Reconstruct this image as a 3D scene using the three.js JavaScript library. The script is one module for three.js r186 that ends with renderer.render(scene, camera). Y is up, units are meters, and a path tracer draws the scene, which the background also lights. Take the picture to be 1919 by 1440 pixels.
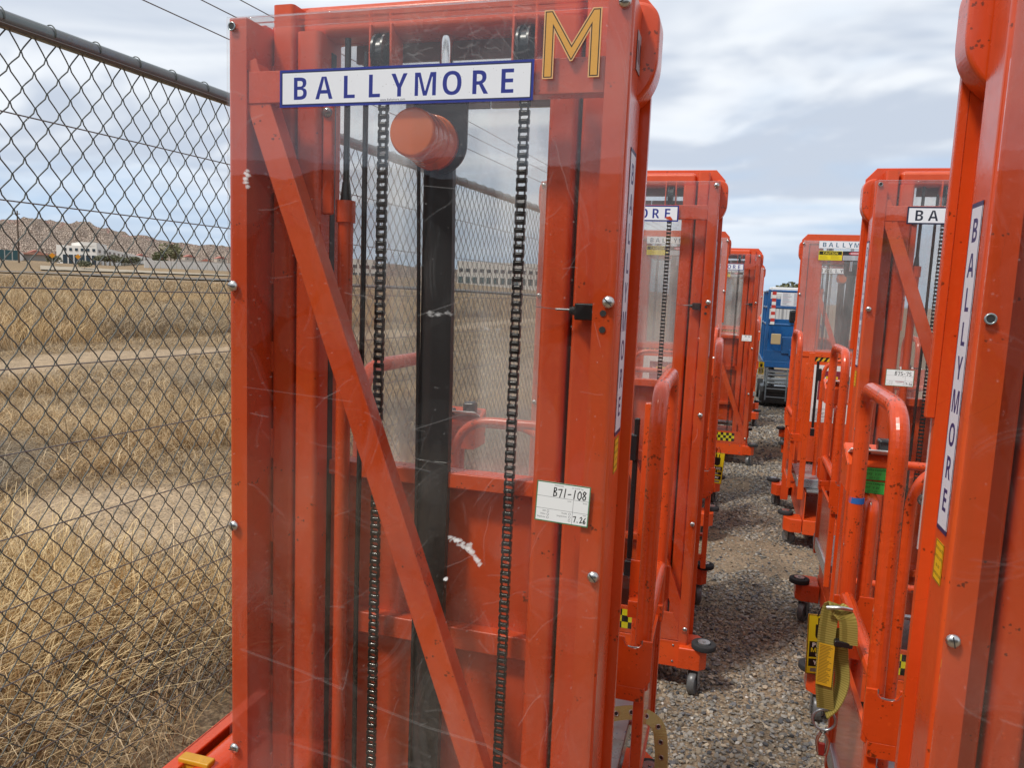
import * as THREE from 'three';
import { RoundedBoxGeometry } from 'three/addons/geometries/RoundedBoxGeometry.js';
import { mergeGeometries } from 'three/addons/utils/BufferGeometryUtils.js';

// ---------------------------------------------------------------- camera, sky, sun, exposure
const scene = new THREE.Scene();
const EYE = 1.634, FOCAL = 1421.68;
const camera = new THREE.PerspectiveCamera(2 * Math.atan(720 / FOCAL) * 180 / Math.PI, 1024 / 769, 0.05, 6000);
camera.position.set(0, EYE, 0);
camera.rotation.order = 'YXZ';
camera.rotation.set(-0.1209, 0.277, 0.041);
const SUN = new THREE.Vector3(-0.36, 0.85, 0.36).normalize();
const EXPOSURE = 1.34, SUN_POWER = 2.1, SKY_GAIN = 0.84;
const sun = new THREE.DirectionalLight(new THREE.Color(1.0, 0.95, 0.87), SUN_POWER);
sun.position.copy(SUN).multiplyScalar(40); sun.target.position.set(0, 0, -4);
sun.castShadow = true; sun.shadow.radius = 15;
Object.assign(sun.shadow.camera, { left: -14, right: 14, top: 16, bottom: -16, near: 1, far: 90 });
sun.shadow.mapSize.set(4096, 4096);
scene.add(sun, sun.target);

// ---------------------------------------------------------------- random + noise
let seed = 12345;
const rnd = () => { seed = (seed * 1664525 + 1013904223) >>> 0; return seed / 4294967296; };
const rr = (a, b) => a + (b - a) * rnd();
const h2 = (x, y) => { let h = (Math.imul(x, 374761393) + Math.imul(y, 668265263)) | 0; h = Math.imul(h ^ (h >>> 13), 1274126177); h ^= h >>> 16; return (h >>> 0) / 4294967296; };
function vn(x, y, per = 0) {
  const xi = Math.floor(x), yi = Math.floor(y), fx = x - xi, fy = y - yi, m = v => per ? ((v % per) + per) % per : v;
  const u = fx * fx * (3 - 2 * fx), v = fy * fy * (3 - 2 * fy);
  const a = h2(m(xi), m(yi)), b = h2(m(xi + 1), m(yi)), c = h2(m(xi), m(yi + 1)), d = h2(m(xi + 1), m(yi + 1));
  return a + (b - a) * u + (c - a) * v + (a - b - c + d) * u * v;
}
function fbm(x, y, o = 5, per = 0) { let s = 0, a = 0.5, t = 0; for (let i = 0; i < o; i++) { s += a * vn(x + i * 17.3 * (per ? 0 : 1), y + i * 9.1 * (per ? 0 : 1), per); t += a; a *= 0.5; x *= 2; y *= 2; per *= 2; } return s / t; }
const mix = (a, b, t) => a + (b - a) * t, clamp = (x, a = 0, b = 1) => Math.min(b, Math.max(a, x)), ss = (a, b, x) => { const t = clamp((x - a) / (b - a)); return t * t * (3 - 2 * t); };

{ // layered high cloud over a pale blue sky
  const W = 2048, H = 1024, d = new Float32Array(W * H * 4);
  for (let j = 0; j < H; j++) {
    const el = ((j + 0.5) / H - 0.5) * Math.PI, y = Math.sin(el), c = Math.cos(el);
    for (let i = 0; i < W; i++) {
      const az = ((i + 0.5) / W - 0.5) * 2 * Math.PI, x = Math.cos(az) * c, z = Math.sin(az) * c, k = (j * W + i) * 4;
      const up = Math.max(y, 0), px = x / (up + 0.1), pz = z / (up + 0.1);
      const wx = fbm(px * 0.55 + 3, pz * 0.55 + 8, 3) - 0.5, wz = fbm(px * 0.55 + 30, pz * 0.55 + 18, 3) - 0.5;
      const qx = px * 0.8 + pz * 0.25 + wx * 1.4, qz = pz * 1.25 - px * 0.2 + wz * 1.4;
      const big = fbm(qx * 0.55 + 4.2, qz * 0.55 + 1.7, 5), fine = fbm(qx * 1.9 + 40, qz * 2.2 + 7, 6);
      let cover = ss(0.2, 0.52, big * 0.62 + fine * 0.38 + ss(0.1, 0.32, up) * 0.2);
      cover *= ss(0.0, 0.13, up) * 0.9 + 0.1;
      const thick = ss(0.33, 0.6, fbm(qx * 1.1 + 11, qz * 1.5 + 23, 6) * 0.58 + fine * 0.42 + (fbm(qx * 5 + 3, qz * 6 + 9, 4) - 0.5) * 0.3);
      const hz = Math.pow(1 - up, 5), bl = [mix(0.41, 0.49, hz), mix(0.56, 0.63, hz), mix(0.78, 0.79, hz)];
      const cl = [mix(0.82, 0.53, thick), mix(0.86, 0.595, thick), mix(0.91, 0.70, thick)];
      for (let n = 0; n < 3; n++) d[k + n] = (y < -0.02 ? [0.25, 0.21, 0.16][n] : mix(bl[n], cl[n], cover)) * SKY_GAIN;
      d[k + 3] = 1;
    }
  }
  const t = new THREE.DataTexture(d, W, H, THREE.RGBAFormat, THREE.FloatType);
  t.mapping = THREE.EquirectangularReflectionMapping; t.magFilter = t.minFilter = THREE.LinearFilter; t.colorSpace = THREE.LinearSRGBColorSpace; t.needsUpdate = true;
  scene.background = t; scene.environment = t;
}

// ---------------------------------------------------------------- names, helpers
const taken = {};
const numbered = n => { const k = taken[n] = (taken[n] ?? -1) + 1; return k ? `${n}_${String(k).padStart(3, '0')}` : n; };
function tag(o, label, category, group, kind) { o.userData.label = label; o.userData.category = category; if (group) o.userData.group = group; if (kind) o.userData.kind = kind; return o; }
function thing(name, label, category, pos = [0, 0, 0], turn = 0, group) { const g = new THREE.Group(); g.name = numbered(name); g.position.set(...pos); g.rotation.y = turn; scene.add(g); return tag(g, label, category, group); }
function part(name, geo, mat, parent) { const m = new THREE.Mesh(geo, mat); m.name = name; parent.add(m); return m; }
function struct(name, geo, mat, label, category) { const m = new THREE.Mesh(geo, mat); m.name = numbered(name); scene.add(m); return tag(m, label, category, null, 'structure'); }
function boxUV(g, s = 1) {
  if (g.index) g = g.toNonIndexed();
  const p = g.attributes.position, n = g.attributes.normal, uv = new Float32Array(p.count * 2);
  for (let i = 0; i < p.count; i++) {
    const ax = Math.abs(n.getX(i)), ay = Math.abs(n.getY(i)), az = Math.abs(n.getZ(i));
    if (ay >= ax && ay >= az) { uv[i * 2] = p.getX(i) * s; uv[i * 2 + 1] = p.getZ(i) * s; }
    else if (ax >= az) { uv[i * 2] = p.getZ(i) * s + 0.37; uv[i * 2 + 1] = p.getY(i) * s; }
    else { uv[i * 2] = p.getX(i) * s; uv[i * 2 + 1] = p.getY(i) * s; }
  }
  g.setAttribute('uv', new THREE.BufferAttribute(uv, 2)); return g;
}
const strip = g => { for (const k of Object.keys(g.attributes)) if (!['position', 'normal', 'uv'].includes(k)) g.deleteAttribute(k); g.morphAttributes = {}; return g.index ? g.toNonIndexed() : g; };
const merge = a => mergeGeometries(a.map(strip));
const rb = (w, h, d, x = 0, y = 0, z = 0, r = 0.003) => boxUV(new RoundedBoxGeometry(w, h, d, 1, Math.min(r, w * 0.45, h * 0.45, d * 0.45)).translate(x, y, z));
const bx = (w, h, d, x = 0, y = 0, z = 0) => boxUV(new THREE.BoxGeometry(w, h, d).translate(x, y, z));
function cyl(r, h, x, y, z, axis = 'y', seg = 20, r2 = r) { const g = new THREE.CylinderGeometry(r2, r, h, seg, 1); if (axis === 'x') g.rotateZ(Math.PI / 2); if (axis === 'z') g.rotateX(Math.PI / 2); return boxUV(g.translate(x, y, z)); }
function beam(a, b, w, d) { // box from a to b, w across, d deep
  const A = new THREE.Vector3(...a), B = new THREE.Vector3(...b), L = A.distanceTo(B), g = new RoundedBoxGeometry(w, L, d, 1, Math.min(0.003, w * 0.3, d * 0.3));
  const uvd = boxUV(g); uvd.applyQuaternion(new THREE.Quaternion().setFromUnitVectors(new THREE.Vector3(0, 1, 0), B.clone().sub(A).normalize())); uvd.translate((A.x + B.x) / 2, (A.y + B.y) / 2, (A.z + B.z) / 2); return uvd;
}
function filleted(pts, r, n = 12) {
  const v = pts.map(p => new THREE.Vector3(...p)), out = [v[0]];
  for (let i = 1; i < v.length - 1; i++) {
    const a = v[i - 1].clone().sub(v[i]), b = v[i + 1].clone().sub(v[i]), q = Math.min(r, a.length() * 0.49, b.length() * 0.49); a.setLength(q).add(v[i]); b.setLength(q).add(v[i]);
    for (let k = 0; k <= n; k++) { const t = k / n; out.push(new THREE.Vector3().addScaledVector(a, (1 - t) ** 2).addScaledVector(v[i], 2 * t * (1 - t)).addScaledVector(b, t * t)); }
  }
  out.push(v.at(-1)); return out;
}
class Poly extends THREE.Curve { // exact polyline by arc length
  constructor(p) { super(); this.p = p; this.l = [0]; for (let i = 1; i < p.length; i++) this.l.push(this.l[i - 1] + p[i].distanceTo(p[i - 1])); }
  getPoint(t, o = new THREE.Vector3()) { const s = t * this.l.at(-1); let i = 1; while (i < this.l.length - 1 && this.l[i] < s) i++; return o.lerpVectors(this.p[i - 1], this.p[i], clamp((s - this.l[i - 1]) / (this.l[i] - this.l[i - 1] || 1))); }
}
function pipe(pts, r, fr = 0.08, rad = 12, seg, closed = false) {
  const p = fr ? filleted(pts, fr) : pts.map(q => new THREE.Vector3(...q)), c = new Poly(p), L = c.l.at(-1), g = new THREE.TubeGeometry(c, seg || Math.max(6, Math.round(L / 0.011)), r, rad, closed);
  const uv = g.attributes.uv; for (let i = 0; i < uv.count; i++) uv.setXY(i, uv.getX(i) * L, uv.getY(i) * r * 6.28);
  return g.toNonIndexed();
}
function extr(shape, depth, bevel = 0.002, seg = 12) { const g = new THREE.ExtrudeGeometry(shape, { depth: depth - 2 * bevel, bevelEnabled: bevel > 0, bevelSize: bevel, bevelThickness: bevel, bevelSegments: 1, bevelOffset: -bevel, curveSegments: seg }); g.translate(0, 0, bevel); return boxUV(g); }
const poly = pts => new THREE.Shape(pts.map(p => new THREE.Vector2(...p)));
function ribbon(pts, w, t, side, uvs = 1) { // flat strap along pts; side = width direction at each point
  const c = new THREE.CatmullRomCurve3(pts.map(p => new THREE.Vector3(...p))), N = pts.length * 10, L = c.getLength(), pos = [], uv = [], idx = [];
  for (let i = 0; i <= N; i++) {
    const p = c.getPointAt(i / N), tg = c.getTangentAt(i / N), s = new THREE.Vector3(...(typeof side === 'function' ? side(i / N) : side)); s.addScaledVector(tg, -s.dot(tg)).normalize();
    const nn = new THREE.Vector3().crossVectors(tg, s);
    for (const [a, b] of [[-1, -1], [1, -1], [1, 1], [-1, 1]]) { const q = p.clone().addScaledVector(s, a * w / 2).addScaledVector(nn, b * t / 2); pos.push(q.x, q.y, q.z); uv.push(i / N * L * uvs, (a + 1) / 2 * w * uvs); }
    if (i < N) for (let k = 0; k < 4; k++) { const a = i * 4 + k, b = i * 4 + (k + 1) % 4; idx.push(a, b, a + 4, b, b + 4, a + 4); }
  }
  let g = new THREE.BufferGeometry(); g.setAttribute('position', new THREE.Float32BufferAttribute(pos, 3)); g.setAttribute('uv', new THREE.Float32BufferAttribute(uv, 2)); g.setIndex(idx); g = g.toNonIndexed(); g.computeVertexNormals(); return g;
}

// ---------------------------------------------------------------- materials
function dataTex(N, M, f, srgb = true, rep) {
  const d = new Uint8Array(N * M * 4);
  for (let j = 0; j < M; j++) for (let i = 0; i < N; i++) { const c = f(i / N, j / M), k = (j * N + i) * 4; d[k] = clamp(c[0]) * 255; d[k + 1] = clamp(c[1]) * 255; d[k + 2] = clamp(c[2]) * 255; d[k + 3] = 255; }
  const t = new THREE.DataTexture(d, N, M); t.magFilter = THREE.LinearFilter; t.minFilter = THREE.LinearMipmapLinearFilter; t.generateMipmaps = true; t.wrapS = t.wrapT = THREE.RepeatWrapping; if (srgb) t.colorSpace = THREE.SRGBColorSpace; if (rep) t.repeat.set(rep, rep); t.needsUpdate = true; return t;
}
function canvasTex(w, h, draw) { const c = document.createElement('canvas'); c.width = w; c.height = h; const x = c.getContext('2d'); draw(x, w, h); const t = new THREE.CanvasTexture(c); t.colorSpace = THREE.SRGBColorSpace; t.anisotropy = 8; return t; }
function wearTex(chips, streaks) { // multiplies the paint colour: near-white with dust, chips and scuffs
  const N = 1024, d = new Float32Array(N * N * 3).fill(1);
  for (let j = 0; j < N; j++) for (let i = 0; i < N; i++) { const u = i / N, v = j / N, n = fbm(u * 8, v * 8, 5, 8), s = fbm(u * 64, v * 4, 3, 4), k = (j * N + i) * 3, big = fbm(u * 3 + 7, v * 3, 4, 3), gr = vn(u * 256, v * 256, 256), ch = ss(0.48, 0.68, big * 0.7 + gr * 0.12 + s * 0.18), q = 0.93 + (n - 0.5) * 0.18 + (s - 0.5) * 0.12; d[k] = q * (1 + ch * 0.03); d[k + 1] = q * (1 + ch * 0.28) + (n - 0.5) * 0.05; d[k + 2] = q * (1 + ch * 0.9) + (n - 0.5) * 0.08; }
  const dab = (cx, cy, r, col, a) => { const R = Math.ceil(r * 1.6); for (let y = -R; y <= R; y++) for (let x = -R; x <= R; x++) { const rad = Math.hypot(x, y) / r; if (rad + (vn(cx + x * 0.6, cy + y * 0.6) - 0.5) * 1.1 < 1) { const k = ((((cy + y) % N + N) % N | 0) * N + (((cx + x) % N + N) % N | 0)) * 3; for (let n = 0; n < 3; n++) d[k + n] = mix(d[k + n], col[n], a); } } };
  for (let c = 0; c < chips; c++) { const x = rnd() * N, y = rnd() * N, q = rnd(), dark = rnd() < 0.75; const col = dark ? [0.2, 0.35, 0.6] : [1, 1.7, 2.6]; for (let m = 0; m < 1 + q * 4; m++) dab(x + rr(-14, 14), y + rr(-6, 6), rr(0.7, 1 + 3.2 * q * q), col, 0.85); }
  for (let c = 0; c < streaks; c++) { let x = rnd() * N, y = rnd() * N, a = rnd() * 6.28; const col = rnd() < 0.6 ? [1.02, 1.5, 2.2] : [0.6, 0.6, 0.7], l = rr(15, 120), al = rr(0.15, 0.5); for (let m = 0; m < l; m++) { x += Math.cos(a); y += Math.sin(a); a += rr(-0.05, 0.05); dab(x, y, 0.6, col, al); } }
  return dataTex(N, N, (u, v) => { const k = (Math.round(v * N) * N + Math.round(u * N)) * 3; return [d[k] * 0.9, d[k + 1] * 0.9, d[k + 2] * 0.9]; }, false);
}
const wearA = wearTex(150, 160), wearB = wearTex(1500, 160);
const roughA = dataTex(512, 512, (u, v) => { const n = fbm(u * 6, v * 6, 5, 6), f = vn(u * 128, v * 128, 128); const q = 0.55 + (n - 0.5) * 0.6 + (f - 0.5) * 0.12; return [q, q, q]; }, false);
const peel = dataTex(512, 512, (u, v) => { const q = fbm(u * 90, v * 90, 2, 90); return [q, q, q]; }, false);
const lin = (r, g, b) => new THREE.Color().setRGB(r, g, b);
const phys = o => new THREE.MeshPhysicalMaterial(o), std = o => new THREE.MeshStandardMaterial(o);
const tint = (r, g, b, ro = 0.9) => std({ color: lin(r, g, b), roughness: ro });
const ORANGE = lin(0.78, 0.083, 0.012);
const M = {
  paint: phys({ color: ORANGE, map: wearA, roughness: 0.62, roughnessMap: roughA, bumpMap: peel, bumpScale: 0.00025, clearcoat: 0.25, clearcoatRoughness: 0.22 }),
  worn: phys({ color: ORANGE, map: wearB, roughness: 0.6, roughnessMap: roughA, bumpMap: peel, bumpScale: 0.0003, clearcoat: 0.35, clearcoatRoughness: 0.2 }),
  black: std({ color: lin(0.014, 0.014, 0.015), roughness: 0.5, roughnessMap: roughA }),
  belt: std({ color: lin(0.02, 0.019, 0.02), roughness: 0.75, roughnessMap: roughA }),
  rubber: std({ color: lin(0.022, 0.022, 0.023), roughness: 0.9 }),
  tyre: std({ color: lin(0.12, 0.12, 0.12), roughness: 0.85, roughnessMap: roughA }),
  chain: std({ color: lin(0.02, 0.018, 0.017), roughness: 0.6, metalness: 0.3, roughnessMap: roughA }),
  steel: std({ color: lin(0.62, 0.61, 0.58), roughness: 0.28, metalness: 1 }),
  dull: std({ color: lin(0.42, 0.42, 0.42), roughness: 0.55, metalness: 0.7, roughnessMap: roughA, map: wearA }),
  chrome: std({ color: lin(0.72, 0.72, 0.72), roughness: 0.12, metalness: 1 }),
  amber: phys({ color: lin(0.9, 0.22, 0.04), roughness: 0.25, transmission: 0.35, thickness: 0, clearcoat: 0.6, clearcoatRoughness: 0.1 }),
  yellow: std({ color: lin(0.72, 0.36, 0.02), roughness: 0.6, roughnessMap: roughA, map: wearA }),
  strap: std({ color: lin(0.5, 0.46, 0.12), roughness: 0.95 }),
  backing: std({ color: lin(0.33, 0.265, 0.23), roughness: 0.8, map: wearA }),
  galv: std({ color: lin(0.2, 0.195, 0.185), roughness: 0.6, metalness: 0.35, roughnessMap: roughA, map: wearA }),
  mesh: std({ color: lin(0.115, 0.125, 0.112), roughness: 0.6, metalness: 0.2 }),
  wire: std({ color: lin(0.2, 0.18, 0.165), roughness: 0.6, metalness: 0.5 }),
  hole: std({ color: lin(0.03, 0.028, 0.027), roughness: 0.6 }),  // dark colour painted for the shade inside holes and screw slots
  white: std({ color: lin(0.78, 0.77, 0.74), roughness: 0.7 }),
};
// shield: clear polycarbonate with film of dust, scratches, label residue (R channel = transmission)
function shieldTex(W, H, own, clear = 255) {
  const c = document.createElement('canvas'); c.width = W; c.height = H; const x = c.getContext('2d');
  x.fillStyle = `rgb(${clear},${clear},${clear})`; x.fillRect(0, 0, W, H);
  const sc = W / 1024;
  for (let i = 0; i < 260; i++) { x.fillStyle = `rgba(${rnd() < 0.5 ? '240,240,240' : '255,255,255'},${rr(0.02, 0.09)})`; x.beginPath(); x.ellipse(rnd() * W, rnd() * H, rr(20, 160) * sc, rr(40, 260) * sc, rr(-0.4, 0.4), 0, 6.3); x.fill(); }
  for (let i = 0; i < 240; i++) { x.strokeStyle = `rgba(${rnd() < 0.9 ? '190,190,190' : '120,120,120'},${rr(0.12, 0.45)})`; x.lineWidth = rr(0.4, 0.9) * sc; let px = rnd() * W, py = rnd() * H, a = rnd() * 6.28; x.beginPath(); x.moveTo(px, py); const n = rr(2, 14); for (let k = 0; k < n; k++) { a += rr(-0.2, 0.2); px += Math.cos(a) * 9 * sc; py += Math.sin(a) * 9 * sc; x.lineTo(px, py); } x.stroke(); }
  for (let i = 0; i < 46; i++) { const cx = rnd() * W, cy = rnd() * H, a0 = rnd() * 6.28, R0 = rr(40, 260) * sc, sp = rr(0.3, 1.1); for (let k = 0; k < 16; k++) { x.strokeStyle = `rgba(215,215,215,${rr(0.03, 0.1)})`; x.lineWidth = rr(0.6, 2.2) * sc; x.beginPath(); x.arc(cx, cy, R0 + k * rr(1.5, 3) * sc, a0 + rr(-0.1, 0.1), a0 + sp + rr(-0.2, 0.2)); x.stroke(); } }
  for (let i = 0; i < 900; i++) { x.fillStyle = `rgba(150,150,150,${rr(0.1, 0.4)})`; x.fillRect(rnd() * W, rnd() * H, rr(1, 2.5) * sc, rr(1, 2.5) * sc); }
  if (own) own(x, (lx, ly) => [(lx + 0.357) / 0.714 * W, (1 - (ly - 0.215) / 1.875) * H]);
  const t = new THREE.CanvasTexture(c); t.colorSpace = THREE.NoColorSpace; return t;
}
const warp = dataTex(256, 256, (u, v) => { const q = fbm(u * 3, v * 6, 3, 3); return [q, q, q]; }, false);
const paneMat = t => phys({ bumpMap: warp, bumpScale: 0.004, color: lin(0.97, 0.97, 0.96), roughness: 0.02, transmission: 1, transmissionMap: t, thickness: 0, ior: 1.49, side: THREE.DoubleSide });
const shieldPlain = paneMat(shieldTex(512, 1024)), rearPane = paneMat(shieldTex(512, 512, null, 222)), milkyPane = paneMat(shieldTex(512, 512, null, 168));
const shieldM = paneMat(shieldTex(1024, 2048, (x, at) => {
  const patch = (lx, ly, w, h, n, col, a) => { for (let i = 0; i < n; i++) { const [px, py] = at(lx + rr(-w, w), ly + rr(-h, h)); x.fillStyle = `rgba(${col},${a})`; x.beginPath(); const m = 13, r = rr(2, 8); for (let k = 0; k < m; k++) x.lineTo(px + Math.cos(k / m * 6.28) * r * rr(0.3, 1.4), py + Math.sin(k / m * 6.28) * r * rr(0.2, 0.8)); x.fill(); } };
  for (let k = 0; k < 14; k++) { const t = k / 13; patch(mix(0.092, 0.122, Math.min(1, t * 2)) + Math.max(0, t - 0.5) * 0.05, mix(1.206, 1.186, t) - Math.max(0, t - 0.6) * 0.05, 0.005 * (1 - Math.abs(t - 0.35)), 0.005, 4, '60,60,60', 0.5); } patch(0.084, 1.131, 0.002, 0.002, 2, '0,0,0', 0.9);
  patch(-0.315, 1.815, 0.004, 0.014, 9, '60,60,60', 0.5); patch(0.15, 1.565, 0.014, 0.008, 9, '170,170,170', 0.3); patch(0.06, 1.592, 0.02, 0.005, 16, '150,150,150', 0.3);
  const long = (pts, a, w) => { x.strokeStyle = `rgba(40,40,40,${a})`; x.lineWidth = w; x.beginPath(); pts.forEach((p, i) => x[i ? 'lineTo' : 'moveTo'](...at(...p))); x.stroke(); };
  long([[-0.33, 0.93], [-0.2, 0.91], [-0.11, 0.89], [-0.1, 0.93]], 0.22, 0.8); long([[-0.05, 0.87], [0.06, 0.85], [0.17, 0.84], [0.28, 0.80]], 0.22, 0.9); long([[-0.22, 0.76], [-0.1, 0.75], [0.0, 0.69]], 0.2, 0.8); long([[-0.32, 1.44], [-0.1, 1.43]], 0.06, 1);
  for (let i = 0; i < 46; i++) { let lx = rr(-0.05, 0.2), ly = rr(2.0, 2.08), a = rnd() * 6.28; const p = [[lx, ly]]; for (let k = 0; k < 5; k++) { a += rr(-0.7, 0.7); lx += Math.cos(a) * 0.006; ly += Math.sin(a) * 0.006; p.push([lx, ly]); } long(p, 0.16, 0.7); }
  for (let i = 0; i < 9; i++) { const ly = rr(1.2, 1.9); long([[0.02, ly], [0.02 + rr(0.02, 0.12), ly + rr(-0.01, 0.05)]], 0.13, 0.8); }
}));

// ---------------------------------------------------------------- printed labels
const FONT = 'sans-serif';
const GLYPH = { B: [[[.15, 0], [.05, 1]], [[.12, .04], [.6, .02], [.7, .25], [.15, .48], [.75, .62], [.7, .9], [.05, 1]]], 7: [[[0, .12], [.85, .05], [.4, 1]]], 1: [[[.55, 0], [.35, 1]]], '-': [[[.1, .55], [.7, .5]]], '.': [[[.3, .85], [.4, .9]]], 0: [[[.5, 0], [.1, .3], [.1, .8], [.5, 1], [.9, .7], [.85, .2], [.5, 0]]], 8: [[[.85, .15], [.4, 0], [.15, .25], [.8, .65], [.7, .95], [.3, 1], [.1, .75], [.85, .15]]], 2: [[[.1, .2], [.5, 0], [.8, .25], [.1, 1], [.9, .9]]], 6: [[[.8, 0], [.2, .5], [.15, .9], [.6, 1], [.85, .75], [.5, .55], [.2, .8]]], 5: [[[.85, .03], [.2, .05], [.15, .45], [.7, .5], [.8, .85], [.1, 1]]], ' ': [] };

function spaced(x, s, x0, x1, y, size, col, outline, thin) { x.font = `bold ${size}px ${FONT}`; x.textAlign = 'center'; x.textBaseline = 'alphabetic'; const n = s.length; for (let i = 0; i < n; i++) { const px = x0 + (x1 - x0) * (i + 0.5) / n; if (outline) { x.strokeStyle = outline; x.lineWidth = size * 0.06; x.strokeText(s[i], px, y); } x.fillStyle = col; x.fillText(s[i], px, y); if (thin) { x.strokeStyle = thin; x.lineWidth = size * 0.018; x.lineJoin = 'miter'; x.strokeText(s[i], px, y); } } }
const label = (w, h, draw, rough = 0.45) => std({ map: canvasTex(w, h, draw), roughness: rough });
const specks = (x, w, h, n) => { for (let i = 0; i < n; i++) { x.fillStyle = `rgba(70,60,50,${rr(0.1, 0.5)})`; x.fillRect(rnd() * w, rnd() * h, rr(1, 3), rr(1, 3)); } };
const makerLabel = (ink, edge, edgeIn) => label(1024, 140, (x, w, h) => { x.fillStyle = edge; x.fillRect(0, 0, w, h); x.fillStyle = edgeIn; x.fillRect(8, 8, w - 16, h - 16); x.fillStyle = '#eceef2'; x.fillRect(12, 12, w - 24, h - 24); spaced(x, 'BALLYMORE', 36, w - 46, 113, 118, ink, null, '#eceef2'); x.font = `11px ${FONT}`; x.fillStyle = '#223'; x.fillText('www.Ballymore.com', w * 0.47, 126); specks(x, w, h, 60); });
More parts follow.
